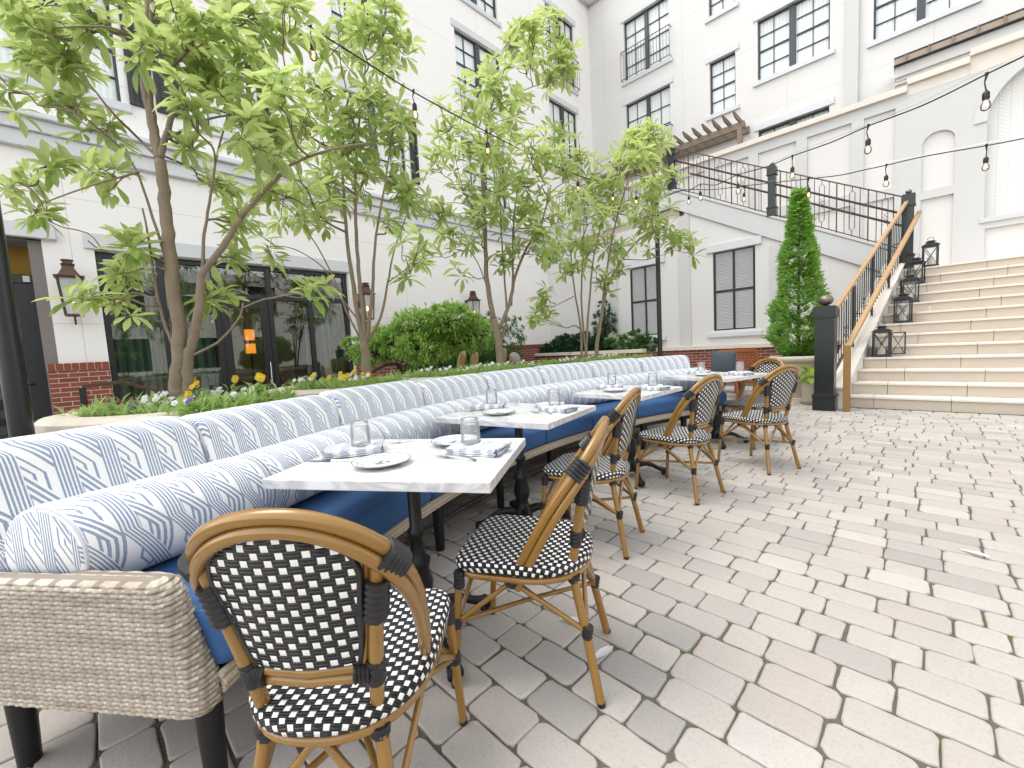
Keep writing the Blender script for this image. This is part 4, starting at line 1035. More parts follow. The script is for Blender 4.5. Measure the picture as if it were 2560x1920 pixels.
# ================================================================== TABLES
def claw_base(par):
    m = MB(); m.lathe([(.062, .055), (.062, .10), (.045, .13), (.036, .16), (.050, .20), (.054, .23), (.040, .29), (.047, .31), (.047, .325), (.030, .34), (.027, .42), (.036, .43), (.036, .45), (.026, .46), (.0255, .70), (.045, .712)], 20); m.build('pedestal', MT['iron'], par, smooth=50)
    for k in range(4):
        a = pi/4+pi/2*k; m = MB(); c, s_ = cos(a), sin(a)
        pts = [(.03, .085), (.10, .105), (.17, .095), (.23, .062), (.275, .040), (.30, .032)]
        m.tube([(c*r, s_*r, z) for r, z in cat_rom([(r, z, 0) for r, z in pts], 4) for r, z in [(r, z)]] if False else [(c*p.x, s_*p.x, p.y) for p in cat_rom([(r, z, 0) for r, z in pts], 4)], [.030, .030, .028, .027, .026, .024, .022, .021, .020, .019, .018, .018, .018, .019, .020, .021, .023, .026, .028, .027, .020], 8)
        for q in (-.018, 0, .018): m.lathe([(.001, 0), (.012, .004), (.014, .02), (.008, .036), (.001, .04)], 8, (c*.302-s_*q, s_*.302+c*q, .012))
        m.lathe([(.020, 0), (.022, .008), (.014, .022)], 10, (c*.285, s_*.285, 0)); m.build('claw_foot', MT['iron'], par, smooth=50)
    m = MB(); m.box(-.2, .2, -.02, .02, .700, .714); m.box(-.02, .02, -.2, .2, .7005, .7145); m.build('top_bracket', MT['iron'], par)
TB = [((-1.443, .862), 32.7, .815, .62, 'near marble topped cafe table with cast iron base beside the closest chair'), ((-1.859, 1.91), 12.0, .795, .68, 'second marble topped cafe table along the blue bench'),
      ((-1.794, 3.204), -.5, .635, .71, 'third marble topped cafe table along the blue bench'), ((-1.612, 4.77), -15.5, .74, .75, 'far marble topped cafe table with two chairs drawn up')]
def tumbler(g, label, loc, rz):
    t = thing('water_glass', label, 'glass', loc, rz, g); m = MB()
    m.lathe([(.039, .0), (.0395, .03), (.0385, .075), (.036, .092), (.030, .1), (.0001, .1)], 28); m.build('glass_body', MT['tumbler'], t, smooth=60, recalc=True)
    m = MB(); m.lathe([(.0365, .0), (.037, .03), (.0355, .07), (.030, .078), (.0001, .076)], 28); m.build('glass_wall', MT['tumbler'], t, smooth=60)
    m = MB(); m.tube([(.038*cos(2*pi*k/28), .038*sin(2*pi*k/28), .002) for k in range(28)], .0016, 5, closed=True); m.tube([(.033*cos(2*pi*k/28), .033*sin(2*pi*k/28), .097) for k in range(28)], .003, 5, closed=True); m.build('rim', MT['tumbler'], t, smooth=60)
    return t
def plate(mat, label, loc, g):
    m = MB(); m.lathe([(.0001, .004), (.058, .004), (.064, .0065), (.098, .0135), (.1045, .0165), (.106, .0155), (.1045, .0125), (.075, .004), (.060, -.003), (.0001, -.003)], 48, scallop=.006)
    o = m.build('side_plate', MT[mat], smooth=60); o.location = (loc[0], loc[1], loc[2]+.004); return tag(o, label, 'plate', g)
def napkin(label, loc, rz, g, L=.235, W=.125, seed=0):
    rnd = random.Random(seed); m = MB(); n = 26; w = .5*W
    prof = []
    lay = 4; th = .0052
    def sag(s_): return .0035*sin(s_*7+seed)+.002*sin(s_*13+seed*2)
    for k in range(lay):
        z0 = .001+k*(th+.0015)
        m.grid(lambda u, v, k=k, z0=z0: (L*(u-.5)+(.006*(k % 2)-.003)+.004*sin(v*5+k), (W*(v-.5)) + .003*sin(u*9+k), z0+th+abs(sag(u*2+v))*(1 if k else .2)*(k+1)*.5), 18, 8, uvf=lambda u, v: (u*.30, v*.2))
        def edge(u, v, k=k, z0=z0):
            a = -pi/2+pi*v; x = L*(u-.5); return (x+(.006*(k % 2)-.003), -W/2-.0045*cos(a)+.003*sin(u*9+k), z0+th*.5+th*.5*sin(a)+abs(sag(u*2))*(1 if k else .2)*(k+1)*.5*(.5+.5*sin(a)))
        m.grid(edge, 18, 5, uvf=lambda u, v: (u*.30, v*.01))
        for s_ in (0, 1):
            m.grid(lambda u, v, k=k, z0=z0, s_=s_: (L*(s_-.5)+(.006*(k % 2)-.003)+.004*sin(u*5+k)+(1 if s_ else -1)*.0045*cos(-pi/2+pi*v), W*(u-.5)+.003*sin(s_*9+k), z0+th*.5+th*.5*sin(-pi/2+pi*v)+abs(sag(s_*2+u))*(1 if k else .2)*(k+1)*.5*(.5+.5*sin(-pi/2+pi*v))), 8, 5, uvf=lambda u, v, s_=s_: (s_*.30, u*.2))
    o = m.build('folded_napkin', MT['linen'], smooth=70, recalc=False); o.location = loc; o.rotation_euler = (0, 0, rz); return tag(o, label, 'napkin', g)
def fork(label, loc, rz, g):
    t = thing('fork', label, 'fork', loc, rz, g); m = MB()
    m.grid(lambda u, v: (-.02+.115*u, (v-.5)*(.006+.008*u*u+(.006*(1-u) if u < .2 else 0)), .004+.010*sin(u*pi*.9)**1.0-.002*u), 14, 3); m.grid(lambda u, v: (-.02+.115*u, (v-.5)*(.006+.008*u*u), .0015+.010*sin(u*pi*.9)-.002*u), 14, 3); m.build('handle', MT['steel'], t, smooth=180)
    m = MB(); m.grid(lambda u, v: (-.02-.035*u, (v-.5)*(.008+.017*sin(u*pi*.5)), .004-.002*sin(u*pi)), 8, 4)
    for k in range(4): y = -.0105+.007*k; m.tube([(-.05, y, .003), (-.075, y, .003), (-.098, y, .007)], [.0018, .0016, .0009], 5)
    m.build('tines', MT['steel'], t, smooth=60); return t
def knife(label, loc, rz, g):
    t = thing('table_knife', label, 'knife', loc, rz, g); m = MB(); m.tube([(0, 0, .004), (.05, 0, .005), (.10, 0, .004)], [.005, .006, .005], 8, sq=.6); m.build('handle', MT['steel'], t, smooth=60)
    m = MB(); m.grid(lambda u, v: (-.115*u, (v-.5)*(.016*(1-u**4)+.001), .003+.0008*(v > .5)), 12, 2); m.build('blade', MT['steel'], t, smooth=180, recalc=False); return t
names = ['near', 'second', 'third', 'far']
for i, ((cx, cy), ang, du, dv, lb) in enumerate(TB):
    T = thing('cafe_table', lb, 'table', (cx, cy, 0), rad(ang), 'marble tables along the bench')
    m = MB(); m.box(-du/2, du/2, -dv/2, dv/2, .715, .75); m.build('tabletop', MT['marble'], T, bevel=.003)
    claw_base(T)
    R = Matrix.Rotation(rad(ang), 3, 'Z')
    def W(u, v, z): p = R @ V((u*du/.815, v*dv/.62, 0)); return (cx+p.x, cy+p.y, z)
    n = names[i]; zt = .7505; a = rad(ang)
    plate('plateg' if i != 2 else 'plateb', 'round patterned side plate on the front left of the %s marble table' % n, W(-.055, -.125, zt), 'plates on the marble tables')
    plate('plateb' if i == 0 else 'plateg', 'round patterned side plate behind the napkin at the aisle side of the %s marble table' % n, W(.115, .205, zt), 'plates on the marble tables')
    napkin('striped folded napkin on the bench side of the %s marble table' % n, W(-.275, .045, zt+.002), a+rad(28), 'napkins on the marble tables', .22, .15, i*3+1)
    napkin('striped folded napkin on the aisle side of the %s marble table' % n, W(.262, .055, zt), a+rad(-12), 'napkins on the marble tables', .215, .125, i*3+2)
    tumbler('glasses on the marble tables', 'upturned clear glass on the bench side napkin of the %s marble table' % n, W(-.245, .05, zt+.034), a)
    tumbler('glasses on the marble tables', 'upturned clear glass on the aisle side napkin of the %s marble table' % n, W(.225, .085, zt+.034), a)
    fork('steel fork in front of the aisle side napkin on the %s marble table' % n, W(.205, -.045, zt), a+rad(-20), 'forks on the marble tables')
    if i < 2:
        knife('steel knife beside the bench side napkin on the %s marble table' % n, W(-.295, -.085, zt), a+rad(2), 'knives on the marble tables')
        fork('steel fork behind the bench side napkin on the %s marble table' % n, W(-.20, .20, zt), a+rad(215), 'forks on the marble tables')

# ================================================================== BISTRO CHAIR
def wrap(mb, a, b, r, turns=5, n=10):
    a, b = V(a), V(b); pts = []; rr = []
    for k in range(turns*4+1): t = k/(turns*4); pts.append(a+(b-a)*t); rr.append(r*(1+.07*sin(t*turns*2*pi-pi/2)) if 0 < k < turns*4 else r*.97)
    mb.tube(pts, rr, n)
def chair():
    C = thing('bistro_chair', 'x', 'chair'); B = MT['bamboo']; K = MT['binding']
    def tb(name, pts, r, n=10, mat=B): m = MB(); m.tube(pts, r, n); return m.build(name, mat, C, smooth=60)
    bind = []
    for s_ in (-1, 1):
        m = MB(); m.tube(cat_rom([(s_*.205, .246, .0), (s_*.197, .226, .22), (s_*.190, .212, .405)], 4), [.0125]*9, 12); lg = m.build('leg', B, C, smooth=60)
        f = MB(); f.lathe([(.0125, .0), (.0135, .0), (.0135, .012), (.0125, .012)], 12, (s_*.205, .246, .001)); f.build('foot_cap', MT['binding'], lg, smooth=50)
        m = MB(); pts = cat_rom([(s_*.177, -.246, 0), (s_*.148, -.208, .20), (s_*.121, -.168, .395), (s_*.125, -.178, .50), (s_*.147, -.205, .66), (s_*.168, -.226, .79)], 5); m.tube(pts, [.0148]*len(pts), 12)
        m.tube([(s_*.104, -.183, .525), (s_*.127, -.206, .66), (s_*.146, -.228, .785)], .0078, 8)
        lg = m.build('leg', B, C, smooth=60); f = MB(); f.lathe([(.0138, .0), (.0148, .0), (.0148, .012), (.0138, .012)], 12, (s_*.177, -.246, .001)); f.build('foot_cap', MT['binding'], lg, smooth=50)
        bind += [((s_*.196, .224, .25), (s_*.198, .228, .215), .017, 3), ((s_*.190, .212, .355), (s_*.189, .211, .412), .0185, 4), ((s_*.152, -.213, .245), (s_*.147, -.206, .205), .0175, 3),
                 ((s_*.123, -.171, .405), (s_*.119, -.166, .375), .0195, 3), ((s_*.129, -.184, .556), (s_*.125, -.178, .502), .0195, 4), ((s_*.146, -.205, .655), (s_*.161, -.220, .74), .024, 6),
                 ((s_*.118, -.183, .530), (s_*.088, -.188, .530), .0225, 4), ((s_*.176, .020, .405), (s_*.174, .036, .375), .024, 3), ((s_*.194, -.186, .748), (s_*.174, -.225, .793), .0305, 5),
                 ((s_*.113, -.163, .385), (s_*.090, -.132, .398), .014, 3)]
    # arch: two canes
    half = [(.174, .036, .375), (.182, -.010, .462), (.196, -.070, .570), (.205, -.130, .668), (.199, -.185, .748), (.174, -.228, .808), (.127, -.258, .853), (.066, -.274, .880), (0, -.279, .888)]
    path = cat_rom(half + [(-x, y, z) for x, y, z in half[-2::-1]], 6)
    inner = []
    for i, p in enumerate(path):
        t = (path[min(i+1, len(path)-1)]-path[max(i-1, 0)]).normalized(); o = V((0, 0, -1)); o = o - t*o.dot(t); o.normalize(); inner.append(p + o*.0265 + V((-.002 if p.x > 0 else .002, .0, 0)))
    m = MB(); m.tube(path, .0148, 12); m.tube(inner, .0138, 12); m.build('back_arch', B, C, smooth=60)
    # woven back between uprights, arch and cross rail
    def hw(z):
        pts = [(.553, .103), (.60, .113), (.70, .128), (.76, .138), (.80, .130), (.825, .108), (.842, .078), (.852, .045), (.858, .012)]
        for (a, b), (c, d) in zip(pts, pts[1:]):
            if z <= c: return b+(d-b)*(z-a)/(c-a)
        return .005
    def yb(z): return -.184-(z-.525)*.235
    def backp(off): return lambda u, v: ((u*2-1)*hw(.553+.305*v), yb(.553+.305*v)-.016*(1-(u*2-1)**2)+off, .553+.305*v)
    uvb = lambda u, v: ((u*2-1)*hw(.553+.305*v)+.5, .553+.305*v)
    m = MB(); m.grid(backp(.005), 16, 24, uvf=uvb); m.grid(backp(-.005), 16, 24, uvf=uvb); m.build('back_panel', MT['weaveb'], C, smooth=60, recalc=False)
    m = MB(); pr = [V(backp(0)(0, k/20)) for k in range(21)] + [V(backp(0)(1, k/20)) for k in range(20, -1, -1)]; m.tube(pr, .0078, 6); m.build('panel_rim', MT['binding'], C, smooth=60)
    m = MB(); m.tube([(-.122, -.183, .541), (0, -.199, .541), (.122, -.183, .541)], .0125, 10); m.tube([(-.12, -.181, .519), (0, -.196, .519), (.12, -.181, .516)], .0120, 10); m.build('cross_rail', B, C, smooth=60)
    # seat
    def outl(a):
        c, s_ = cos(a), sin(a)
        if s_ >= 0: n = 7.0
        else: n = 2.35
        k = (abs(c)**n + abs(s_)**n)**(-1/n); x = c*k*(.207 if s_ >= 0 else .207); y = s_*k*(.225 if s_ > 0 else .232); return x, y+.012
    m = MB(); NA = 72; rings = [(0, .447), (.3, .448), (.6, .451), (.85, .4545), (.94, .4545), (.98, .451), (1.0, .444), (1.008, .434), (1.0, .421), (.96, .416), (.6, .416), (0, .416)]
    for ri, (sc, z) in enumerate(rings):
        for k in range(NA): x, y = outl(2*pi*k/NA); m.v.append((x*sc, y*sc+.0*(1-sc), z))
    ext = [0, 0, 0, 0, 0, .004, .011, .021, .034, .045, .045, .045]
    for ri in range(len(rings)-1):
        for k in range(NA):
            k2 = (k+1) % NA; u = []
            for (r_, kk) in ((ri, k), (ri, k2), (ri+1, k2), (ri+1, k)):
                x, y = outl(2*pi*kk/NA); l = hypot(x, y); s2 = rings[r_][0]; e = ext[r_]; u.append((x*min(s2, 1)+x/l*e+.5, y*min(s2, 1)+y/l*e+.5))
            m.face((ri*NA+k, ri*NA+k2, (ri+1)*NA+k2, (ri+1)*NA+k), u)
    m.build('seat', MT['weave'], C, smooth=70)
    m = MB(); m.tube([(outl(2*pi*k/48)[0]*.93, outl(2*pi*k/48)[1]*.93, .402) for k in range(48)], .0118, 10, closed=True); m.build('seat_rail', B, C, smooth=60)
    # bent braces
    def U(a, top, b, r=.0088): return cat_rom([a, tuple((a[i]*.35+top[i]*.65) if i != 2 else (a[2]*.30+top[2]*.70) for i in range(3)), top, tuple((b[i]*.35+top[i]*.65) if i != 2 else (b[2]*.30+top[2]*.70) for i in range(3)), b], 6)
    rl, rr_, fl, frr = (-.148, -.207, .222), (.148, -.207, .222), (-.196, .226, .232), (.196, .226, .232)
    for nm, a, t, b in (('brace', rl, (0, -.185, .378), rr_), ('brace', rl, (-.172, .03, .372), fl), ('brace', rr_, (.172, .03, .372), frr), ('brace', fl, (0, .205, .378), frr)): m = MB(); m.tube(U(a, t, b), .0088, 8); m.build(nm, B, C, smooth=60)
    m = MB(); m.tube([rl, (0, .01, .238), frr], .0085, 8); m.tube([rr_, (0, .01, .222), fl], .0085, 8); m.build('cross_stretcher', B, C, smooth=60)
    for a, b, r, t in bind: m = MB(); wrap(m, a, b, r, t); m.build('binding', K, C, smooth=60)
    return C
ch = chair()
CH = [((-.985, .392), 132.6, 'closest bamboo bistro chair seen from behind in the foreground'), ((-1.016, 1.081), 208.8, 'second bamboo bistro chair, seat turned to the bench beside the near table'), ((-1.399, 2.033), 193.9, 'bamboo bistro chair half hidden behind the second one'),
      ((-1.323, 3.095), 170.6, 'bamboo bistro chair at the third marble table'), ((-1.044, 4.116), 154.7, 'bamboo bistro chair nearest the stairs at the far table'), ((-1.307, 4.972), 246.0, 'farthest bamboo bistro chair facing back across the far table')]
for i, ((x, y), th, l) in enumerate(CH):
    o = ch if i == 0 else dup(ch, (0,0,0), 0); o.location = (x, y, 0); o.rotation_euler = (0, 0, rad(th-90)); tag(o, l, 'chair', 'bamboo bistro chairs'); o.scale = (1.0,)*3 if i == 0 else (1,)*3
# ================================================================== PLANTING
def leafmesh(mb, base, d, up, L, W, fold=.18, curl=.25, seg=3, tipw=.62):
    """one leaf: folded along its midrib, widest past the middle"""
    d = d.normalized(); s_ = d.cross(up)
    if s_.length < 1e-3: s_ = d.orthogonal()
    s_.normalize(); n = s_.cross(d)
    b0 = len(mb.v); prof = {3: [(0, .10), (.35, .80), (.70, .95), (1, .03)], 2: [(0, .15), (.55, 1), (1, .05)], 4: [(0, .08), (.25, .6), (.55, 1), (.82, .72), (1, .03)]}[seg]
    for t, w in prof:
        c = base + d*(L*t) - n*(curl*L*t*t); h = W*w*.5
        mb.v += [tuple(c - s_*h + n*(fold*h*2)), tuple(c), tuple(c + s_*h + n*(fold*h*2))]
    for k in range(seg):
        a = b0+3*k; mb.face((a, a+1, a+4, a+3)); mb.face((a+1, a+2, a+5, a+4))
def rvec(r): 
    while True:
        v = V((r.uniform(-1, 1), r.uniform(-1, 1), r.uniform(-1, 1)))
        if .05 < v.length < 1: return v.normalized()
def whorl(mb, p, axis, rnd, n, L, W, droop=.3):
    axis = axis.normalized(); u = axis.orthogonal().normalized(); w = axis.cross(u); ph = rnd.uniform(0, 6.28)
    for k in range(n):
        a = ph + 2.4*k; e = rnd.uniform(-.25, .85); d = (u*cos(a)+w*sin(a))*cos(e)+axis*sin(e); d.z -= droop*rnd.uniform(-.1, .9)
        l = L*rnd.uniform(.68, 1.15); leafmesh(mb, p + d.normalized()*.012 - axis*rnd.uniform(0, .03), d, V((rnd.uniform(-.4,.4), rnd.uniform(-.4,.4), 1)), l, W*l/L*rnd.uniform(.85, 1.1), rnd.uniform(.08, .3), rnd.uniform(.0, .38), 4)
def magnolia(label, base, depth, limbs, clusters, seed, L=.135, W=.046, dens=1.0, spread=.55, n=8):
    rnd = random.Random(seed); T = thing('magnolia_tree', label, 'tree', base, 0, 'magnolias in the stone planters'); off = V(base)
    tr = MB(); nodes = []
    for pts, r0, r1 in limbs:
        P = [at(x, y, depth+(q[0] if q else 0)) - off for x, y, *q in pts]
        C = cat_rom(P, 5); N = len(C); rad_ = [r0+(r1-r0)*(i/(N-1))**.8 for i in range(N)]
        C = [c+V((rnd.uniform(-1,1), rnd.uniform(-1,1), 0))*min(.006, rad_[i]*.25) for i, c in enumerate(C)]
        tr.tube(C, rad_, 10 if r0 > .02 else 6); nodes += [(c, rad_[i]) for i, c in enumerate(C)]
    cr = MB(); px = depth/FPX*2560/2212
    def link(a, b, r0, r1, k=3):
        mid = [a.lerp(b, (i+1)/(k+1)) + rvec(rnd)*(a-b).length*.07 for i in range(k)]
        for q in mid: q.z -= (a-b).length*.05*rnd.random()
        C = cat_rom([a]+mid+[b], 3); tr.tube(C, [r0+(r1-r0)*i/(len(C)-1) for i in range(len(C))], 5); return C
    for x, y, r, cnt in clusters:
        dd = rnd.gauss(0, spread*.45); c = at(x, y, depth+dd) - off
        best = sorted(nodes, key=lambda q: (q[0]-c).length + (.35 if q[0].z > c.z+.05 else 0))[:6]; nd = rnd.choice(best[:3]); Cb = link(nd[0], c, min(.011, nd[1]*.75+.001), .0045)
        nodes += [(q, .006) for q in Cb[4::3]]
        for k in range(max(1, round(cnt*dens))):
            o = rvec(rnd)*(r*px*rnd.uniform(.25, 1.0)); o += CF*rnd.uniform(-.8, .8)*r*px
            tip = c + o; src = rnd.choice(Cb[len(Cb)//2:]); Ct = link(src, tip, .0042, .0028, 2)
            ax = (tip-src).normalized()*.7 + V((0, 0, .75)) + rvec(rnd)*.25
            whorl(cr, tip, ax, rnd, rnd.randint(n-1, n+3), L*rnd.uniform(.85, 1.15), W)
            if rnd.random() < .8: q = Ct[len(Ct)*2//3]; whorl(cr, q, ax+rvec(rnd)*.6, rnd, rnd.randint(2, 4), L*.85, W)
    tr.build('trunk', MT['bark'], T, smooth=180); cr.build('crown', MT['magnolia'], T, smooth=180, recalc=False); return T
# planters behind the bench ----------------------------------------------------
def planter(a, b, label, R0=5.74, R1=6.95, zt=.915):
    T = thing('stone_planter', label, 'planter', (0,0,0), 0, 'rounded stone planters behind the bench')
    Rm, hw_ = (R0+R1)/2, (R1-R0)/2; da = math.degrees(hw_/Rm)
    def outline(off, n=14):
        P = []
        for k in range(n*2+1): t = k/(n*2); P.append(arc(a+da+(b-a-2*da)*t, Rm-(hw_+off)))
        for k in range(1, n): ph = pi*k/n; P.append(arc(b-da+math.degrees((hw_+off)*sin(ph)/Rm), Rm-(hw_+off)*cos(ph)))
        for k in range(n*2+1): t = 1-k/(n*2); P.append(arc(a+da+(b-a-2*da)*t, Rm+(hw_+off)))
        for k in range(1, n): ph = pi*k/n; P.append(arc(a+da-math.degrees((hw_+off)*sin(ph)/Rm), Rm+(hw_+off)*cos(ph)))
        return P
    rings = [(-.06, 0), (-.03, .05), (-.03, zt-.12), (.015, zt-.10), (.03, zt-.06), (.03, zt-.02), (.01, zt), (-.10, zt+.004), (-.13, zt-.01), (-.14, zt-.06)]
    m = MB(); N = None
    for o, z in rings:
        P = outline(o); N = len(P); m.v += [(p.x, p.y, z) for p in P]
    for k in range(len(rings)-1):
        for i in range(N): j = (i+1) % N; m.face((k*N+i, k*N+j, (k+1)*N+j, (k+1)*N+i), [(0,0)]*4)
    m.build('planter_wall', MT['planter'], T, smooth=40)
    m = MB(); P = outline(-.135); m.v += [(p.x, p.y, zt-.03) for p in P]; m.face(range(len(P))); m.build('soil', MT['soil'], T, recalc=False); return T
PLT = [(-29.0, -18.8, 'rounded stone planter under the nearest magnolia'), (-17.6, -8.9, 'small rounded stone planter under the second magnolia'), (-7.9, 10.6, 'rounded stone planter under the third magnolia'), (11.8, 27.5, 'rounded stone planter under the far magnolia')]
for a, b, l in PLT: planter(a, b, l)
# low bedding foliage (uncountable)
m = MB(); rnd = random.Random(11)
for a, b, _ in PLT:
    for k in range(int((b-a)*34)):
        p = arc(rnd.uniform(a+1.8, b-2), rnd.uniform(5.70, 6.75) if k % 3 else rnd.uniform(5.68, 5.9), .89); 
        for q in range(4): d = rvec(rnd); d.z = abs(d.z)*1.2+.15; leafmesh(m, p+d*.01, d, V((0,0,1)), rnd.uniform(.05, .125), rnd.uniform(.014, .026), .15, .3, 2)
tag(m.build('bedding_foliage', MT['pansyleaf'], smooth=180, recalc=False), kind='stuff')
def pansy(col, n, seed, tall):
    rnd = random.Random(seed); T = thing('pansy_plant', 'x', 'flower'); f = MB(); g = MB(); e = MB()
    for k in range(n):
        a = rnd.uniform(0, 6.28); r = rnd.uniform(0, .055); h = tall*rnd.uniform(.7, 1.1); p = V((r*cos(a), r*sin(a), h)); nrm = (V((.62, -.68, .55)) + rvec(rnd)*.45).normalized()
        g.tube([(r*.4*cos(a), r*.4*sin(a), -.02), (r*.8*cos(a), r*.8*sin(a), h*.6), tuple(p)], .0016, 4); u = nrm.orthogonal().normalized(); w = nrm.cross(u)
        for q in range(5): b_ = q*1.2566+.3; d = u*cos(b_)+w*sin(b_); leafmesh(f, p, d, nrm, .019, .021, .05, .15, 2)
        e.lathe([(.0001, 0), (.004, .001), (.0001, .003)], 6, tuple(p+nrm*.003))
    for k in range(7): d = rvec(rnd); d.z = abs(d.z)+.3; leafmesh(g, V((0, 0, .0))+d*.02, d, V((0,0,1)), rnd.uniform(.05, .09), .022, .15, .35, 2)
    f.build('petals', MT['p_'+col], T, smooth=180, recalc=False); g.build('stems_and_leaves', MT['pansyleaf'], T, smooth=180, recalc=False); e.build('flower_eyes', MT['p_yellow' if col != 'yellow' else 'p_maroon'], T); return T
kinds = {'white': pansy('white', 5, 1, .075), 'violet': pansy('violet', 4, 2, .07), 'yellow': pansy('yellow', 4, 3, .10), 'orange': pansy('orange', 3, 4, .07), 'maroon': pansy('maroon', 3, 5, .06)}
rnd = random.Random(5); usedk = set()
nice = ['nearest', 'second', 'third', 'far']
for pi_, (a, b, _) in enumerate(PLT):
    cnt = int((b-a)*(2.0 if pi_ < 2 else .9))
    for k in range(cnt):
        th = a+2.0+(b-a-4.4)*(k+rnd.random()*.8)/cnt; R = rnd.uniform(5.78, 6.5)
        if pi_ == 0: col = rnd.choice(['white', 'white', 'white', 'violet', 'orange', 'maroon']) if th < -25 else rnd.choice(['white', 'yellow', 'yellow', 'white'])
        elif pi_ == 1: col = rnd.choice(['white', 'yellow', 'yellow', 'orange', 'white'])
        else: col = rnd.choice(['white', 'white', 'white', 'maroon', 'white'])
        p = arc(th, R, .905+rnd.uniform(-.02, .03)+(.06 if (pi_ == 0 and th > -24 and col == 'yellow') else 0)); o = kinds[col] if col not in usedk else dup(kinds[col], (0,0,0), 0); usedk.add(col)
        o.location = p; o.rotation_euler = (0, 0, rnd.uniform(-.5, .5)); tag(o, '%s pansy plant in the planter of the %s magnolia' % (col, nice[pi_]), 'flower', 'pansies in the planters: %s, %s planter' % (col, nice[pi_]))
for c, o in kinds.items():
    if c not in usedk: o.location = arc(20, 6.0, .91); tag(o, '%s pansy plant in the planter of the far magnolia' % c, 'flower')

# magnolias: traced limbs, clusters of leaf whorls
magnolia('nearest magnolia with a thick pale double trunk and big drooping leaves', (-3.18, .40, .90), 2.55,
  [([(392, 862), (384, 840), (388, 770), (386, 700), (372, 600), (364, 520), (356, 432), (345, 345)], .046, .029),
   ([(345, 345), (328, 270), (314, 200), (312, 130), (318, 40), (322, -80)], .026, .012), ([(345, 345), (336, 290), (326, 220), (320, 130), (326, 20), (320, -90)], .022, .010),
   ([(345, 345), (362, 280), (374, 225), (370, 130), (372, 0), (376, -100)], .020, .009),
   ([(405, 862), (404, 830), (410, 760), (424, 705), (432, 640), (438, 590), (480, 535), (520, 470)], .034, .016), ([(520, 470), (600, 382), (640, 350), (720, 322), (800, 308, .4)], .016, .006),
   ([(388, 780), (360, 710), (345, 660), (333, 600), (322, 520), (308, 450)], .012, .005), ([(372, 600), (330, 470), (296, 372), (258, 318), (180, 250, -.2)], .010, .004), ([(345, 345), (300, 300), (240, 240, -.2), (170, 150, -.3)], .010, .004),
   ([(438, 590), (440, 520), (452, 440), (470, 330), (500, 220, .2)], .012, .005), ([(410, 770), (470, 740), (515, 690), (525, 655)], .010, .005), ([(372, 590), (300, 560), (220, 540), (190, 520, -.2)], .006, .003), ([(318, 100), (240, 60, -.2), (120, 60, -.4)], .010, .004), ([(362, 300), (440, 260, .1), (520, 240, .2), (610, 180, .3)], .010, .004), ([(300, 372), (200, 400, -.3), (90, 440, -.5)], .006, .003)],
  [(40,30,55,6),(110,75,60,7),(70,120,40,4),(190,20,60,6),(270,10,50,5),(150,140,45,5),(140,225,38,4),(20,385,45,3),(70,455,30,2),(125,335,45,3),(235,285,40,3),(232,385,45,3),(350,20,50,4),(430,35,60,6),(530,50,60,7),(600,50,50,5),(640,20,30,3),(450,120,60,6),(540,140,60,6),(600,190,40,4),(400,200,45,3),(470,215,60,5),(550,255,50,5),(290,525,40,3),(262,600,40,3),(180,640,28,2),(255,655,32,2),(475,400,50,5),(520,470,42,4),(425,330,35,2),(480,640,48,4),(540,310,50,4),(600,300,45,4),(510,560,22,1),(690,615,30,2),(300,90,45,3),(20,200,40,2)], 21, .13, .043, 1.55, .5)
magnolia('second magnolia with many thin upright stems', (-3.60, 1.76, .90), 3.79,
  [([(793, 832), (790, 780), (786, 740)], .046, .040), ([(786, 740), (774, 690), (764, 620), (752, 540), (744, 440), (740, 330), (752, 210)], .028, .008), ([(786, 740), (784, 680), (776, 600), (770, 500), (768, 400), (775, 280), (790, 140)], .026, .007), ([(790, 745), (802, 660), (806, 600), (812, 510), (830, 410), (845, 300)], .022, .006),
   ([(788, 745), (820, 690), (838, 610), (852, 540), (880, 460)], .016, .005), ([(784, 740), (752, 680), (725, 610), (690, 540), (650, 480)], .012, .004), ([(780, 700), (735, 640), (700, 580), (640, 540), (590, 530)], .009, .003), ([(768, 420), (700, 370), (640, 340)], .010, .004), ([(752, 210), (735, 130), (730, 60)], .007, .003), ([(838, 610), (880, 580), (920, 560)], .006, .003)],
  [(745,60,55,6),(790,40,50,5),(840,60,42,4),(870,90,30,3),(720,110,45,4),(830,120,40,4),(690,190,50,4),(745,240,70,7),(815,215,60,6),(855,250,45,4),(650,260,50,4),(700,310,70,7),(775,315,70,7),(850,310,50,5),(605,320,45,4),(635,385,60,5),(715,390,65,6),(795,385,60,6),(860,380,45,4),(590,420,45,3),(650,450,45,3),(560,395,45,3),(690,475,40,2),(880,430,40,3),(900,545,38,3),(845,500,35,2),(575,530,32,2),(880,600,28,1)], 22, .145, .047, 1.55, .7)
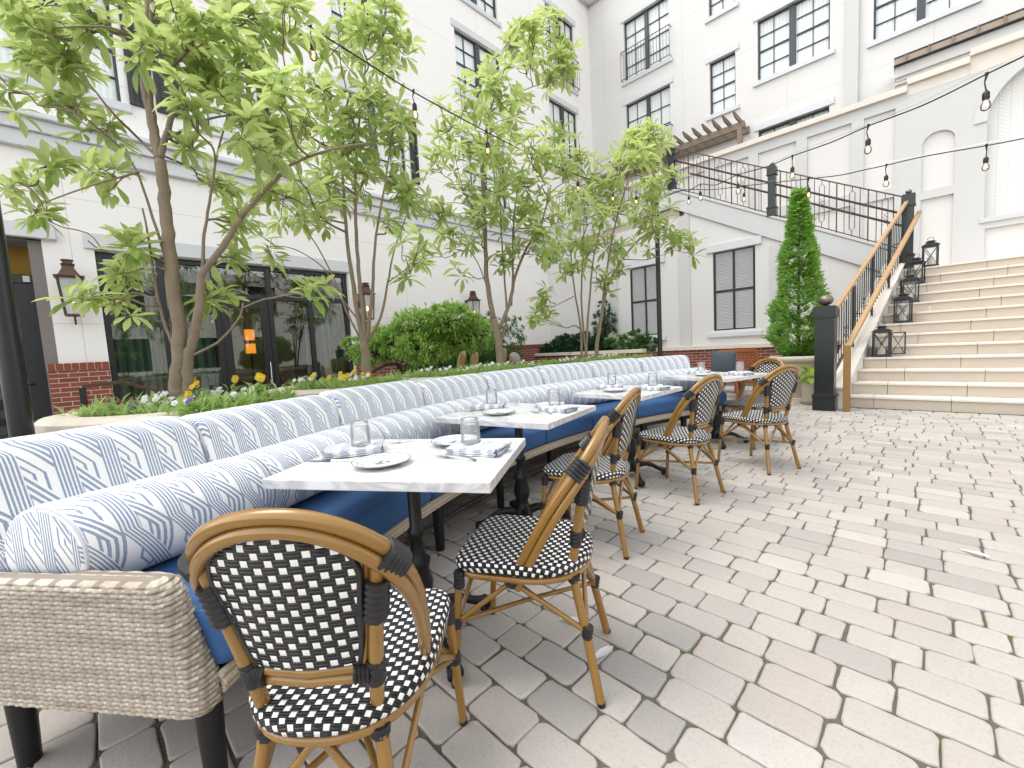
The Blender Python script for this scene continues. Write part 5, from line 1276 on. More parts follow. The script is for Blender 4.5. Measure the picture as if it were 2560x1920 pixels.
magnolia('third magnolia forking into tall bare stems', (-3.70, 3.52, .90), 5.1,
  [([(1082, 800), (1080, 760), (1074, 720), (1066, 690)], .050, .042), ([(1066, 690), (1052, 600), (1048, 500), (1043, 400), (1044, 320), (1062, 230), (1090, 150)], .034, .008), ([(1078, 710), (1102, 650), (1112, 600), (1136, 540), (1170, 480), (1190, 400)], .026, .008), ([(1080, 745), (1094, 690), (1090, 600), (1084, 520), (1080, 420)], .018, .006), ([(1104, 660), (1108, 590), (1108, 500), (1120, 400), (1150, 300)], .016, .006),
   ([(1052, 620), (1028, 560), (990, 515), (960, 480)], .008, .004), ([(1044, 330), (1010, 280), (980, 270)], .008, .004), ([(1062, 240), (1120, 200), (1190, 175)], .009, .004), ([(1080, 420), (1020, 400), (960, 400)], .008, .004), ([(1048, 470), (1000, 440), (940, 440)], .007, .003)],
  [(1150,60,45,4),(1110,90,45,4),(1185,80,40,4),(1215,110,30,3),(1225,150,38,3),(1180,190,45,4),(1130,140,45,4),(1045,165,40,3),(1085,205,55,6),(1010,225,50,4),(1060,270,65,7),(1120,255,55,5),(970,285,50,4),(1010,330,65,6),(1085,335,70,7),(1150,335,60,6),(945,360,50,4),(1000,405,65,6),(1075,415,65,6),(1145,405,60,6),(1205,300,45,4),(905,420,45,3),(950,460,50,4),(1030,480,60,5),(1110,485,60,6),(1175,470,55,5),(1145,535,45,4),(1185,555,35,3),(1005,530,40,2),(965,505,35,2),(915,555,28,2),(992,590,22,1),(1085,560,32,2),(1225,380,45,4)], 23, .16, .052, 1.55, .8)
magnolia('far magnolia clump with slender stems beside the black light pole', (-3.38, 4.92, .90), 6.0,
  [([(1258, 800), (1256, 740), (1252, 690), (1240, 620), (1232, 540)], .022, .008), ([(1264, 800), (1268, 720), (1274, 640), (1282, 560), (1300, 480)], .022, .008), ([(1288, 800), (1290, 740), (1300, 680), (1312, 620), (1345, 560), (1390, 510), (1440, 490)], .034, .008), ([(1272, 800), (1262, 730), (1256, 640), (1260, 540), (1262, 450)], .020, .007), ([(1300, 690), (1308, 600), (1330, 480), (1360, 380), (1385, 300)], .020, .006),
   ([(1345, 560), (1400, 560), (1460, 540)], .009, .004), ([(1240, 640), (1200, 660), (1160, 675)], .007, .003), ([(1330, 480), (1290, 430), (1270, 390)], .008, .004)],
  [(1385,260,38,4),(1420,285,38,4),(1370,305,40,4),(1410,330,45,5),(1350,345,45,4),(1395,370,50,5),(1290,350,40,3),(1245,335,38,3),(1325,395,50,5),(1400,420,45,5),(1270,410,50,5),(1435,395,28,2),(1330,450,60,6),(1395,460,48,5),(1265,470,50,5),(1225,435,45,4),(1445,475,38,3),(1470,520,38,4),(1490,548,26,2),(1400,515,45,4),(1330,525,55,5),(1275,545,50,4),(1225,590,42,3),(1180,640,34,3),(1290,610,42,3),(1155,675,26,2),(1180,690,22,1),(1350,590,35,1),(1240,520,45,4),(1200,530,40,3)], 24, .17, .055, 1.55, .8)

# shrubs: leaf clouds with an uneven outline
def shrub(name, label, cat, base, blobs, leaf, count, L, W, mat, seed, trunk=None, up=.5, group=None, seg=2, branch=True):
    rnd = random.Random(seed); T = thing(name, label, cat, base, 0, group); m = MB(); b = MB(); tot = sum(q[3]**2 for q in blobs)
    for x, y, z, r, *sq in blobs:
        sz = sq[0] if sq else 1; c = V((x, y, z)); k = int(count*r*r/tot); nc = max(5, k//16)
        cl = []
        for i in range(nc): d = rvec(rnd); q = r*rnd.uniform(.55, 1.06)**.6; cl.append((c+V((d.x*q, d.y*q, d.z*q*sz)), d))
        for i in range(k):
            p, d0 = rnd.choice(cl); p = p + rvec(rnd)*r*.20*rnd.random(); d = d0*.8+rvec(rnd)*.8+V((0, 0, up)); leafmesh(m, p, d, V((rnd.uniform(-.5,.5), rnd.uniform(-.5,.5), 1)), L*rnd.uniform(.7, 1.2), W*rnd.uniform(.8, 1.2), .15, .3, seg)
        if branch:
            for p, d in cl[::3]: b.tube([(c.x*.3, c.y*.3, max(.0, z-r*sz*1.1)), tuple(c.lerp(p, .3)), tuple(p)], [.010, .006, .003], 5)
    if trunk:
        for pts, r0, r1 in trunk: C = cat_rom(pts, 5); b.tube(C, [r0+(r1-r0)*i/(len(C)-1) for i in range(len(C))], 8)
    m.build('foliage', MT[mat], T, smooth=180, recalc=False)
    if branch or trunk: b.build('branches', MT['vine'], T, smooth=180)
    return T
mp = at(905, 815, 6.3)
shrub('japanese_maple', 'green japanese maple with layered feathery leaves in front of the left wall', 'tree', (mp.x, mp.y, 0.0),
  [(-.15,.2,1.55,.46,.55),(.32,.42,1.62,.42,.55),(-.60,-.05,1.38,.42,.5),(.55,.70,1.38,.36,.5),(.05,.1,1.24,.44,.45),(-.72,-.35,1.20,.30,.5),(-.9,-.5,1.34,.2,.6)], None, 15000, .085, .030, 'maple', 31,
  [([(0,0,-.0),(.02,.0,.45),(.0,.02,.8),(-.1,.1,1.2),(-.15,.2,1.5)], .035, .01), ([(.01,0,.6),(.2,.2,.95),(.35,.4,1.4)], .02, .008), ([(0,0,.7),(-.3,-.1,1.0),(-.6,-.1,1.3)], .018, .007)], .0)
bx = [(-8.75, 6.0, .55), (-8.3, 6.6, .62), (-8.75, 7.0, .75), (-8.2, 7.5, .6), (-8.7, 7.9, .95), (-8.3, 5.3, .5), (-8.5, 8.55, .9)]
for i, (x, y, r) in enumerate(bx): shrub('boxwood_shrub', 'dark green upright boxwood shrub against the left wall', 'shrub', (x, y, .55), [(0,0,r*.7,r*.55,1.1),(.05,.1,r*1.25,r*.38,1.2),(-.1,-.1,r*.3,r*.6,.8)], None, 4200, .065, .028, 'box', 40+i, None, .9, 'boxwoods along the left wall', 2, False)
for i, (x, y, r, z) in enumerate([(-8.4, 10.95, .50, .95), (-7.75, 10.95, .52, 1.05), (-7.1, 11.0, .46, .95), (-8.85, 10.9, .36, .9)]): shrub('evergreen_shrub', 'glossy broad leaved evergreen shrub in the raised bed under the corner', 'shrub', (x, y, .72), [(0,-.05,r*.75,r*.75,.9),(.15,0,r*1.15,r*.45,.9),(-.2,-.1,r*.5,r*.6,.8)], None, 3200, .115, .042, 'broad', 60+i, None, .7, 'evergreens in the raised bed', 2, False)
shrub('cone_shrub', 'dark pointed yew behind the far magnolia stems', 'shrub', (-6.95, 11.1, .75), [(0,0,.45,.42,1.3),(0,0,1.0,.36,1.3),(.0,0,1.45,.2,1.5)], None, 3000, .08, .028, 'broad', 70, None, .8)
# hydrangea: leaf mound and ball shaped flower heads
H = shrub('hydrangea_bush', 'hydrangea bush with big cream ball flowers in the raised bed', 'shrub', (-6.1, 11.0, .75), [(-.35,-.05,.30,.34,.8),(.15,0,.38,.36,.9),(.5,0,.30,.3,.8)], None, 1100, .13, .085, 'box', 71, None, .5, None, 2, False)
rnd = random.Random(9)
for px, py, r in ((1258,747,9),(1240,752,8),(1268,736,9),(1277,742,10),(1283,728,8),(1291,748,9),(1308,738,11),(1322,729,11),(1334,742,12),(1340,733,8),(1300,752,7),(1348,742,8)):
    p = at(px, py, 11.15/ (CF.y + CR.y*((px*1.1573-1280)/FPX) - CU.y*((py*1.1573-960)/FPX))*.985) - V((-6.1, 11.0, .75)); m = MB(); R_ = r*1.157/FPX*12.2
    for k in range(150): d = rvec(rnd); leafmesh(m, p+d*R_*.82, d+rvec(rnd)*.9, d, R_*.36, R_*.32, .05, .2, 2)
    m.build('flower_head', MT['hydr'], H, smooth=180, recalc=False)
# raised bed walls
RB = thing('raised_bed', 'brick raised bed with pale stone cap under the corner shrubs', 'garden wall', (0,0,0))
m = MB(); m.box(-9.28, -5.42, 10.5, 10.7, 0, .86); m.build('brick_wall', MT['brick'], RB); m = MB(); m.box(-9.28, -5.42, 10.7, 11.27, 0, .74); m.build('soil', MT['soil'], RB)
m = MB(); x = -9.27
while x < -5.4: m.box(x, min(x+1.08, -5.41), 10.44, 10.76, .861, .955); x += 1.084
m.build('cap_stones', MT['cap'], RB, bevel=.006); m = MB(); m.box(-5.42, -5.28, 10.5, 11.28, 0, .86); m.build('brick_end', MT['brick'], RB)
LB = thing('raised_bed', 'low stone capped brick bed wall along the left shrubs', 'garden wall', (0,0,0))
m = MB(); m.box(-7.72, -7.50, 4.9, 10.42, 0, .60); m.build('brick_wall', MT['brick'], LB); m = MB(); m.box(-9.22, -7.72, 4.9, 10.42, 0, .5); m.build('soil', MT['soil'], LB)
m = MB(); y = 4.88
while y < 10.4: m.box(-7.78, -7.44, y, min(y+1.1, 10.42), .601, .69); y += 1.104
m.build('cap_stones', MT['cap'], LB, bevel=.006)
for i, (x, y) in enumerate(((-8.4, 4.2), (-8.0, 3.9), (-7.2, 3.7), (-7.7, 4.35))): shrub('fern_plant', 'low leafy fern under the japanese maple', 'plant', (x, y, .0), [(0,0,.22,.32,.7)], None, 420, .16, .04, 'box', 80+i, None, .5, 'ferns below the maple', 2, False)
# conical arborvitae in a big pot
def lathe_obj(name, prof, mat, par, n=32, scallop=0): m = MB(); m.lathe(prof, n, scallop=scallop); return m.build(name, MT[mat], par, smooth=45)
BP = thing('stone_pot', 'large round cream stone pot holding the conical evergreen', 'pot', (-1.60, 8.86, 0))
lathe_obj('bowl', [(.27, .02), (.29, .04), (.30, .33), (.315, .36), (.355, .38), (.36, .62), (.37, .64), (.43, .66), (.455, .70), (.45, .74), (.43, .76), (.37, .755), (.36, .69)], 'pot', BP, 40); lathe_obj('foot', [(.36, 0), (.36, .025), (.29, .035)], 'pot', BP, 40); lathe_obj('soil', [(.36, .69), (.0001, .71)], 'soil', BP)
def conifer(loc, h, r, seed):
    rnd = random.Random(seed); T = thing('arborvitae', 'tall narrow conical arborvitae in the cream stone pot', 'tree', loc); m = MB(); b = MB(); b.tube([(0, 0, 0), (0, 0, h*.9)], [.035, .006], 8)
    def rr(t): return r*(min(1, t/.14)**.6)*(1-t)**.80*(1.0+.10*sin(t*23)+.07*sin(t*41+1)) + .012
    for k in range(2600):
        t = rnd.random()**1.25; a = rnd.uniform(0, 6.28); lump = 1+.13*sin(a*3+t*17)+.10*sin(a*5-t*29)+rnd.gauss(0, .045); q = rr(t)*lump*rnd.uniform(.84, 1.04); p = V((q*cos(a), q*sin(a), h*t)); o = V((cos(a), sin(a), .9))
        for j in range(7): d = o.normalized()+rvec(rnd)*.62; leafmesh(m, p+rvec(rnd)*.035, d, V((cos(a+1.57), sin(a+1.57), .2))+rvec(rnd)*.5, rnd.uniform(.05, .095), rnd.uniform(.012, .022), .1, .35, 2)
    for k in range(700):
        t = rnd.random(); a = rnd.uniform(0, 6.28); q = rr(t)*.62; p = V((q*cos(a), q*sin(a), h*t)); leafmesh(m, p, V((cos(a), sin(a), .6))+rvec(rnd)*.5, V((0,0,1)), .14, .10, .1, .2, 2)
    m.build('foliage', MT['cypress'], T, smooth=180, recalc=False); b.build('trunk', MT['vine'], T)
conifer((-1.60, 8.86, .69), 2.88, .43, 51)
SP = thing('plant_pot', 'small cream flower pot on a saucer beside the black newel', 'pot', (-1.30, 8.18, 0))
lathe_obj('pot_body', [(.115, .05), (.12, .05), (.165, .36), (.185, .365), (.19, .40), (.185, .425), (.165, .425), (.16, .37)], 'pot', SP); lathe_obj('saucer', [(.12, 0), (.155, .04), (.165, .05), (.15, .052), (.12, .03)], 'pot', SP); lathe_obj('soil', [(.16, .38), (.0001, .39)], 'soil', SP)
HS = thing('hosta_plant', 'bright lime green hosta in the small cream pot', 'plant', (-1.30, 8.18, .38)); m = MB(); rnd = random.Random(3)
for k in range(46): a = rnd.uniform(0, 6.28); d = V((cos(a), sin(a), rnd.uniform(.1, 1.3))); leafmesh(m, V((0, 0, .02))+d.normalized()*rnd.uniform(.03, .2), d, V((0,0,1)), rnd.uniform(.13, .20), rnd.uniform(.075, .11), .12, .5, 4)
m.build('foliage', MT['hosta'], HS, smooth=180, recalc=False)
# fallen petals
for i, (x, y, rz, l) in enumerate(((-1.03, 1.31, .4, 'white fallen petal lying by the second chair'), (-.83, 1.22, 1.3, 'white fallen petal at the rear leg of the second chair'), (.19, 3.01, -.5, 'white fallen petal alone on the open paving'))):
    m = MB(); leafmesh(m, V((-.05, 0, .006)), V((1, 0, 0)), V((0, 0, 1)), .115, .036, .18, -.08, 4); o = m.build('fallen_petal', MT['p_white'], smooth=180, recalc=False); o.location = (x, y, .002); o.rotation_euler = (0, 0, rz); tag(o, l, 'petal', 'fallen petals on the paving')
# ================================================================== FURNITURE BEYOND THE BENCH
def pillow(label, mat, loc, rot, w=.42, h=.40, t=.14, group=None):
    m = MB()
    def f(sg): return lambda u, v: ((u-.5)*w*(1-.10*(1-abs(2*v-1)**2)*0), sg*t*.5*max(0, (1-abs(2*u-1)**2.6)*(1-abs(2*v-1)**2.6))**.55, (v-.5)*h*(1-.06*sin(pi*u)))
    m.grid(f(1), 14, 14); m.grid(f(-1), 14, 14); o = m.build('throw_pillow', MT[mat], smooth=180); o.location = loc; o.rotation_euler = rot; return tag(o, label, 'cushion', group)
GB = thing('garden_bench', 'low timber garden bench carrying the mustard cushions', 'bench', (-7.15, 6.4, 0), rad(90))
m = MB()
for y in (-.2, -.07, .06, .19): m.box(-1.55, 1.55, y-.055, y+.055, .40, .435)
m.build('seat', MT['teak'], GB, bevel=.004)
for x in (-1.45, 0, 1.45):
    for y in (-.2, .2): m = MB(); m.box(x-.03, x+.03, y-.03, y+.03, 0, .40); m.build('leg', MT['teak'], GB)
for px, py, dp, l in ((997, 781, 8.3, 'mustard square cushion leaning leftmost on the low wall bench'), (1024, 783, 8.5, 'mustard square cushion second on the low wall bench'), (1086, 772, 9.1, 'mustard square cushion behind the seated grey haired person')):
    p = at(px, py, dp); pillow(l, 'gold', (p.x, p.y, max(.63, p.z)), (rad(-14), rad(random.uniform(-8, 8)), rad(-50)), .44, .44, .15, 'mustard cushions')
def slat_chair(name, label, loc, rz, back='slats', cush=None):
    T = thing(name, label, 'chair', loc, rz)
    for x in (-.26, .26): m = MB(); m.box(x-.022, x+.022, .20, .245, 0, .60); m.build('leg', MT['teak'], T, bevel=.004); m = MB(); m.bar((x, -.20, 0), (x, -.26, .44), .044, .044, (1,0,0)); m.build('leg', MT['teak'], T, bevel=.004); m = MB(); m.box(x-.03, x+.03, -.25, .27, .60, .625); m.build('arm', MT['teak'], T, bevel=.004)
    m = MB()
    for k in range(6): m.box(-.25, .25, -.20+.075*k, -.14+.075*k, .40, .42)
    m.build('seat', MT['teak'], T, bevel=.003)
    m = MB(); M = Matrix.Translation((0, -.24, .40)) @ Matrix.Rotation(rad(18), 4, 'X')
    for x in (-.265, .265): m.box(x-.022, x+.022, -.018, .018, 0, .56, M)
    m.box(-.243, .243, -.017, .017, .49, .56, M); m.box(-.243, .243, -.017, .017, .02, .07, M)
    bk = m.build('back_frame', MT['teak'], T, bevel=.004)
    if back == 'slats':
        m = MB()
        for k in range(7): x = -.20+.066*k; m.bar(M @ V((x-.035, .004, .07)), M @ V((x+.035, .004, .49)), .022, .014, (0, 1, .2)); 
        for k in range(5): x = -.16+.08*k; m.bar(M @ V((x+.045, -.010, .07)), M @ V((x-.045, -.010, .49)), .020, .012, (0, 1, .2))
        m.build('lattice_slats', MT['teak'], bk)
    if cush: m = MB(); m.box(-.24, .24, .012, .09, .04, .53, M); m.build('back_pad', MT[cush], T, bevel=.03, segs=3); m = MB(); m.box(-.24, .24, -.19, .24, .421, .50); m.build('seat_pad', MT[cush], T, bevel=.025, segs=3)
    return T
# leaning lattice armchair and settle by the brick wall
LT = thing('lattice_armchair', 'reddish wooden armchair with a leaning lattice back by the brick wall', 'chair', (-2.42, 8.75, 0), rad(38))
m = MB(); M = Matrix.Translation((0, .12, .33)) @ Matrix.Rotation(rad(-24), 4, 'X')
for x in (-.33, .33): m.box(x-.03, x+.03, -.02, .02, 0, .62, M)
m.box(-.30, .30, -.019, .019, .55, .62, M); m.box(-.30, .30, -.019, .019, .0, .06, M); bf = m.build('back_frame', MT['teak'], LT, bevel=.005)
m = MB()
for k in range(8): x = -.25+.072*k; m.bar(M @ V((x-.05, .008, .05)), M @ V((x+.05, .008, .56)), .026, .014, (0, 1, .3))
for k in range(7): x = -.22+.072*k; m.bar(M @ V((x+.03, -.008, .05)), M @ V((x-.03, -.008, .56)), .022, .012, (0, 1, .3))
m.build('lattice_slats', MT['teak'], bf)
m = MB()
for k in range(6): m.box(-.31, .31, -.50+.105*k, -.41+.105*k, .33, .35)
m.build('seat', MT['teak'], LT, bevel=.003)
for x in (-.34, .34):
    m = MB(); m.bar((x, -.48, 0), (x, -.40, .50), .05, .04, (1,0,0)); m.build('leg', MT['teak'], LT, bevel=.004); m = MB(); m.bar((x, .40, 0), (x, -.05, .42), .05, .04, (1,0,0)); m.build('leg', MT['teak'], LT, bevel=.004); m = MB(); m.box(x-.05, x+.05, -.52, .22, .50, .525); m.build('arm', MT['teak'], LT, bevel=.005)
SB = thing('wooden_settle', 'low reddish wooden bench seat with a slate cushion beside the lattice chair', 'bench', (-3.25, 9.35, 0), rad(8)); m = MB()
for k in range(5): m.box(-.55, .55, -.26+.105*k, -.17+.105*k, .40, .43)
m.build('seat', MT['teak'], SB, bevel=.003)
for x in (-.5, .5):
    for y in (-.22, .22): m = MB(); m.box(x-.03, x+.03, y-.03, y+.03, 0, .40); m.build('leg', MT['teak'], SB)
p = at(1563, 780, 7.75); pillow('slate grey square cushion propped against the lattice chair', 'slate', (p.x, p.y, .68), (rad(-16), rad(6), rad(30)), .42, .46, .16)
# chairs and table in the lounge area
p = at(730, 832, 5.2); c = slat_chair('lounge_armchair', 'wooden armchair with white padded back near the glass door', (p.x, p.y, 0), rad(128), 'pad', 'white_cloth')
p = at(1236, 775, 8.8); slat_chair('lounge_armchair', 'wooden armchair with dark back pad near the raised bed, right of the timber table', (p.x, p.y, 0), rad(70), 'pad', 'slate')
p = at(1272, 790, 8.6); slat_chair('lounge_armchair', 'tilted reddish armchair with navy cushion behind the far magnolia', (p.x, p.y, 0), rad(150), 'pad', 'navy')
p = at(1315, 782, 8.6); slat_chair('lounge_armchair', 'reddish armchair with crossed back slats and navy cushion at the raised bed', (p.x, p.y, 0), rad(200), 'slats'); pillow('navy cushion on the crossed slat armchair', 'navy', (p.x+.05, p.y-.05, .72), (rad(-20), 0, rad(20)), .42, .34, .14)
p = at(1190, 785, 8.5); TT = thing('timber_table', 'brown timber table in front of the raised bed', 'table', (p.x, p.y, 0), rad(20)); m = MB()
for k in range(6): m.box(-.7, .7, -.36+.12*k, -.25+.12*k, .70, .73)
m.build('tabletop', MT['weathered'], TT, bevel=.003)
for x in (-.6, .6):
    for s_ in (-1, 1): m = MB(); m.bar((x, -.3*s_, 0), (x, .25*s_, .70), .05, .05, (1,0,0)); m.build('leg', MT['weathered'], TT)
p = at(180, 905, 4.4); GC = thing('lounge_chair', 'low dark grey lounge chair by the brick pier', 'chair', (p.x, p.y, 0), rad(100)); m = MB()
m.grid(lambda u, v: (.42*cos(pi*(1.05-1.1*u)), .36*sin(pi*(1.05-1.1*u))-.05, .30+.42*v-.10*(2*u-1)**2*v), 18, 6); m.grid(lambda u, v: (.37*cos(pi*(1.05-1.1*u)), .31*sin(pi*(1.05-1.1*u))-.05, .30+.42*v-.10*(2*u-1)**2*v), 18, 6); m.build('curved_back', MT['slate'], GC, smooth=60)
m = MB(); m.box(-.34, .34, -.38, .2, .28, .40); m.build('seat_pad', MT['slate'], GC, bevel=.03, segs=3)
for x in (-.28, .28):
    for y in (-.3, .16): m = MB(); m.tube([(x, y, 0), (x, y, .28)], .016, 8); m.build('leg', MT['iron'], GC, smooth=60)
# low slab ledge
SL = thing('stone_ledge', 'low pale stone ledge running below the japanese maple', 'garden wall', (0,0,0)); p, q = at(880, 812, 5.0), at(1005, 790, 6.4); m = MB(); m.bar((p.x, p.y, .70), (q.x, q.y, .70), .55, .10); m.build('slab', MT['conc'], SL, bevel=.01); m = MB(); m.bar((p.x, p.y, .32), (q.x, q.y, .32), .42, .64); m.build('base', MT['brick'], SL)
# hand rails of the entrance ramps
def ramp_rail(label, pts, posts):
    T = thing('ramp_handrail', label, 'handrail', (0,0,0)); m = MB()
    for a, b in zip(pts, pts[1:]): m.bar(a, b, .05, .035)
    m.build('rail', MT['brownmetal'], T, bevel=.004)
    for a in posts: m = MB(); m.box(a[0]-.028, a[0]+.028, a[1]-.028, a[1]+.028, 0, a[2]-.018); m.build('post', MT['frame'], T, bevel=.003)
def on(px, py, X): d = CF + CR*((px*1.15732-1280)/FPX) - CU*((py*1.15732-960)/FPX); return CAM + d*(X/d.x)
a, b, c = on(177, 834, -6.2), on(268, 825, -6.2), on(372, 855, -6.2); ramp_rail('black framed ramp handrail in front of the brick pier', [a, b, c], [a, c])
a, b = on(862, 786, -6.0), on(808, 800, -6.6); ramp_rail('short black ramp handrail under the japanese maple', [a, on(838, 787, -6.0), b], [a, b])

# ================================================================== PEOPLE
def skin(name, joints, edges, mat, par, root=0, lev=2):
    me = bpy.data.meshes.new(name); me.from_pydata([j[0] for j in joints], edges, []); o = bpy.data.objects.new(name, me); COL.objects.link(o); o.parent = par; me.materials.append(MT[mat])
    sk = o.modifiers.new('skin', 'SKIN'); sk.use_smooth_shade = True
    for i, j in enumerate(joints): r = j[1]; me.skin_vertices[0].data[i].radius = (r, r) if not hasattr(r, '__len__') else r; me.skin_vertices[0].data[i].use_root = (i == root)
    sb = o.modifiers.new('sub', 'SUBSURF'); sb.levels = sb.render_levels = lev; return o
def seated(label, loc, rz, top, trousers, hair, seat=.46, cross=True):
    T = thing('person', label, 'person', loc, rz); s = seat
    J = [((0,-.02,s+.10),(.14,.10)), ((0,-.05,s+.32),(.135,.10)), ((0,-.03,s+.50),(.15,.095)), ((0,-.0,s+.60),.052), ((0,.02,s+.68),.055), ((0,.03,s+.76),(.075,.088)), ((0,.035,s+.84),(.066,.078))]
    E = [(0,1),(1,2),(2,3),(3,4),(4,5),(5,6)]
    def add(p, r, frm): J.append((p, r)); E.append((frm, len(J)-1)); return len(J)-1
    for sd in (-1, 1):
        h = add((sd*.09,.0,s+.08), .085, 0)
        if cross and sd == 1: k = add((-.02,.46,s+.17), .060, h); a = add((-.30,.66,s+.02), .040, k); add((-.36,.78,s+.0), .032, a)
        else: k = add((sd*.12,.45,s+.06), .062, h); a = add((sd*.12,.47,.09), .042, k); add((sd*.12,.62,.035), .034, a)
        sh_ = add((sd*.185,-.03,s+.50), .055, 2); el = add((sd*.235,.04,s+.24), .042, sh_); wr_ = add((sd*.13,.24,s+.20), .028, el); pm = add((sd*.10,.31,s+.18), (.032,.018), wr_)
        for q, (dx, ln) in enumerate(((-.026,.065), (-.009,.078), (.009,.074), (.024,.058))): f1 = add((sd*.10+dx,.31+ln*.6,s+.178), .0085, pm); add((sd*.10+dx*1.05,.31+ln,s+.16), .0075, f1)
        add((sd*.10-sd*.045,.325,s+.185), .0095, pm)
    skin('body', J, E, 'skin', T)
    S = [((0,-.02,s+.08),(.155,.115)), ((0,-.05,s+.32),(.150,.115)), ((0,-.03,s+.50),(.16,.11)), ((0,-.01,s+.575),.07)]; SE = [(0,1),(1,2),(2,3)]
    for sd in (-1, 1): S.append(((sd*.185,-.03,s+.50), .068)); SE.append((2, len(S)-1)); S.append(((sd*.235,.04,s+.25), .056)); SE.append((len(S)-2, len(S)-1))
    skin('shirt', S, SE, top, T)
    P = [((0,-.02,s+.09),(.16,.12))]; PE = []
    for sd in (-1, 1):
        P.append(((sd*.09,.0,s+.08), .098)); PE.append((0, len(P)-1))
        if cross and sd == 1: P.append(((-.02,.46,s+.17), .073)); P.append(((-.27,.64,s+.04), .055))
        else: P.append(((sd*.12,.45,s+.06), .075)); P.append(((sd*.12,.47,.14), .056))
        PE += [(len(P)-3, len(P)-2), (len(P)-2, len(P)-1)]
    skin('trousers', P, PE, trousers, T)
    m = MB()
    m.grid(lambda u, v: (.088*sin(pi*.62*v)*cos(2*pi*u), .02+.102*sin(pi*.62*v)*sin(2*pi*u)-.012-.02*v, s+.815+.105*cos(pi*.62*v)-(.035*v if sin(2*pi*u) < .2 else -.03*v)), 20, 8, cu=True); m.build('hair', MT[hair], T, smooth=180)
    f = MB(); f.lathe([(.0001,-.012),(.011,-.006),(.012,.004),(.0001,.02)], 8, (0, .118, s+.775)); f.build('nose', MT['skin'], T, smooth=180)
    f = MB()
    for sd in (-1, 1): f.lathe([(.0001,-.008),(.009,0),(.0001,.008)], 8, (sd*.032, .105, s+.80))
    f.build('eyes', MT['darkhair'], T, smooth=180); f = MB(); f.box(-.026, .026, .098, .110, s+.728, s+.736); f.build('mouth', MT['redshirt'], T, bevel=.003); f = MB()
    for sd in (-1, 1): f.lathe([(.0001,-.03),(.014,-.012),(.016,.01),(.0001,.03)], 8, (sd*.085, .03, s+.79))
    f.build('ears', MT['skin'], T, smooth=180); return T
def stool(loc, rz, label):
    T = thing('armchair', label, 'chair', loc, rz); m = MB(); m.box(-.32, .32, -.30, .34, .18, .44); m.build('seat', MT['clothes'], T, bevel=.05, segs=3); m = MB(); m.box(-.32, .32, -.42, -.26, .2, .86); m.build('backrest', MT['clothes'], T, bevel=.05, segs=3)
    for x in (-.36, .36): m = MB(); m.box(x-.05, x+.05, -.38, .32, .18, .60); m.build('arm', MT['clothes'], T, bevel=.04, segs=3)
    for x in (-.28, .28):
        for y in (-.3, .28): m = MB(); m.box(x-.02, x+.02, y-.02, y+.02, 0, .18); m.build('leg', MT['frame'], T)
stool((-10.4, 1.98, 0), rad(-20), 'pale armchair behind the glass door'); seated('person in a blue shirt sitting cross legged behind the glass door', (-10.4, 1.98, 0), rad(-20), 'shirt', 'jeans', 'darkhair')
stool((-10.6, 3.02, 0), rad(-95), 'pale armchair behind the pane right of the glass door'); seated('person in a faded red shirt sitting behind the pane right of the door', (-10.6, 3.02, 0), rad(-95), 'redshirt', 'jeans', 'darkhair', cross=False)
p = at(1112, 776, 7.2); s0 = p.z-.80; slat_chair('lounge_armchair', 'wooden armchair under the grey haired person', (p.x, p.y, 0), rad(95), 'pad', 'clothes'); seated('grey haired person in a pale top seen over the bench', (p.x, p.y, 0), rad(95), 'clothes', 'jeans', 'hair', s0)
# lamps and sofas in the room
LP_ = thing('table_lamp', 'orange shaded lamp glowing behind the glass door', 'lamp', (-12.2, 2.95, 0)); m = MB(); m.lathe([(.11, 1.74), (.11, 2.0)], 20, close=True); m.lathe([(.11, 1.40), (.11, 1.64)], 20, close=True); m.build('lamp_shade', MT['lamp'], LP_, smooth=60); m = MB(); m.lathe([(.15, 0), (.15, .03), (.02, .05), (.02, 1.7)], 12); m.build('lamp_stand', MT['iron'], LP_)
PL_ = thing('pendant_lamp', 'small orange pendant lamp glowing above the glass door', 'lamp', (-11.2, 1.9, 0)); m = MB(); m.lathe([(.01, 2.34), (.04, 2.3), (.035, 2.16), (.16, 2.12), (.16, 2.09), (.01, 2.08)], 20); m.build('lamp_shade', MT['lamp'], PL_, smooth=50); m = MB(); m.tube([(0, 0, 2.34), (0, 0, 3.28)], .008, 6); m.build('cord', MT['iron'], PL_)

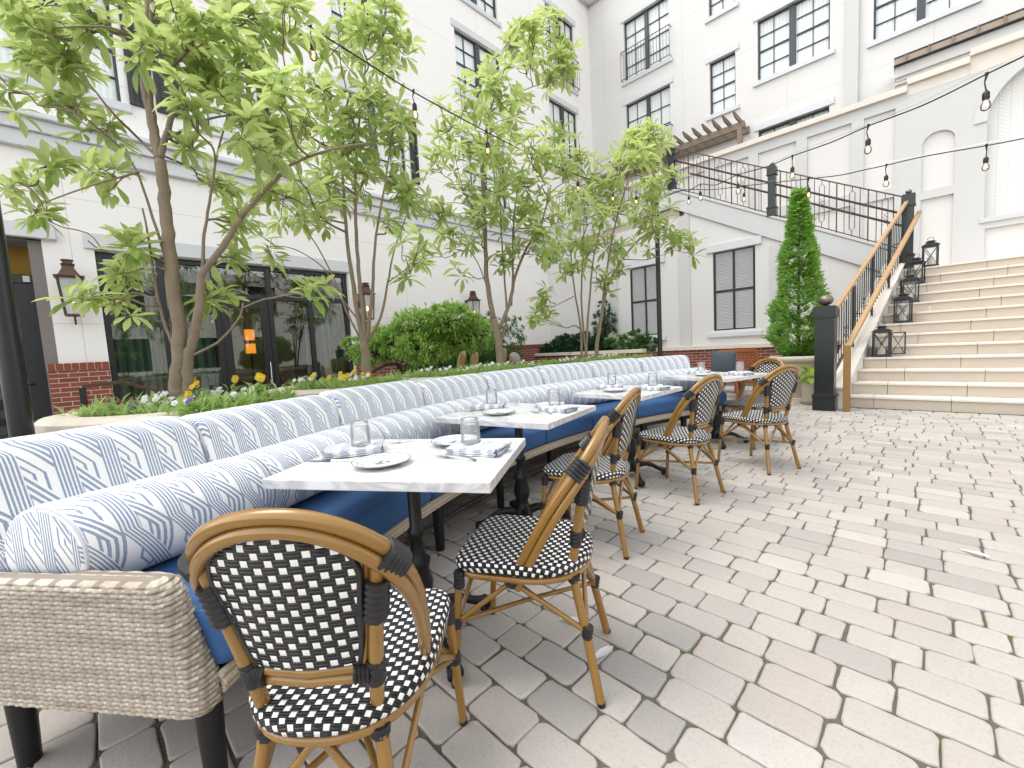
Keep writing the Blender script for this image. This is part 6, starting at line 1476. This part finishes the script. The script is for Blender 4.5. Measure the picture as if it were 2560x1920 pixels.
# opposite side of the court, seen only as reflections
OW = thing('hotel_wing', 'ivory hotel wing with dark windows across the courtyard, mirrored in the shopfront', 'building', (0,0,0)); EX = PL('x', 13.5)
m = MB(); ho = [(y, y+1.7, z, z+1.9) for y in (-9.5, -6, -2.5, 1, 4.5, 8) for z in (1.0, 4.4)]
class PLm(PL):
    def p(s, u, z, d=0): return (s.P-d, u, z)
    def box(s, mb, u0, u1, z0, z1, d0, d1, mi=0): mb.box(s.P-d1, s.P-d0, u0, u1, z0, z1, None, mi)
EX = PLm('x', 13.5); EX.wall(-14, 14.5, -.02, 7.0, ho, .2, m); m.build('wall', MT['stucco'], OW, recalc=False)
for h in ho:
    f = MB(); EX.box(f, h[0], h[1], h[2], h[2]+.08, -.2, -.1); EX.box(f, h[0], h[1], h[3]-.08, h[3], -.2, -.1); EX.box(f, h[0], h[0]+.08, h[2], h[3], -.2, -.1); EX.box(f, h[1]-.08, h[1], h[2], h[3], -.2, -.1); EX.box(f, (h[0]+h[1])/2-.04, (h[0]+h[1])/2+.04, h[2], h[3], -.2, -.1); w = f.build('window', MT['frame'], OW); q = MB(); EX.rect(q, h[0], h[1], h[2], h[3], -.19); q.build('pane', MT['windark'], w, recalc=False)

# ================================================================== LIGHT
w = bpy.data.worlds.new('World'); SC.world = w; w.use_nodes = True; nt = w.node_tree; nt.nodes.clear()
sky = nt.nodes.new('ShaderNodeTexSky'); sky.sky_type = 'NISHITA'; sky.sun_disc = False
SD = V((-1.0, -.65, 2.4)).normalized()
sky.sun_elevation = math.asin(SD.z); sky.sun_rotation = atan2(SD.x, SD.y); sky.air_density = 1.0; sky.dust_density = 1.5; sky.ozone_density = .6
hs = nt.nodes.new('ShaderNodeHueSaturation'); hs.inputs['Saturation'].default_value = .14; bg = nt.nodes.new('ShaderNodeBackground'); bg.inputs['Strength'].default_value = .15; out = nt.nodes.new('ShaderNodeOutputWorld')
nt.links.new(sky.outputs[0], hs.inputs['Color']); nt.links.new(hs.outputs[0], bg.inputs[0]); nt.links.new(bg.outputs[0], out.inputs[0])
sd = bpy.data.lights.new('sun', 'SUN'); sd.energy = .5; sd.angle = rad(35); sd.color = (1, .96, .90); so = bpy.data.objects.new('sun', sd); COL.objects.link(so); so.rotation_euler = (-SD).to_track_quat('-Z', 'Y').to_euler(); so.location = (0, 0, 30)
SC.view_settings.view_transform = 'Standard'; SC.view_settings.look = 'None'; SC.view_settings.gamma = 1; SC.view_settings.exposure = EXPO
SC.render.engine = 'CYCLES'; SC.cycles.max_bounces = 8; SC.cycles.diffuse_bounces = 4; SC.cycles.glossy_bounces = 3; SC.cycles.transmission_bounces = 4; SC.cycles.transparent_max_bounces = 12; SC.cycles.caustics_reflective = False; SC.cycles.caustics_refractive = False
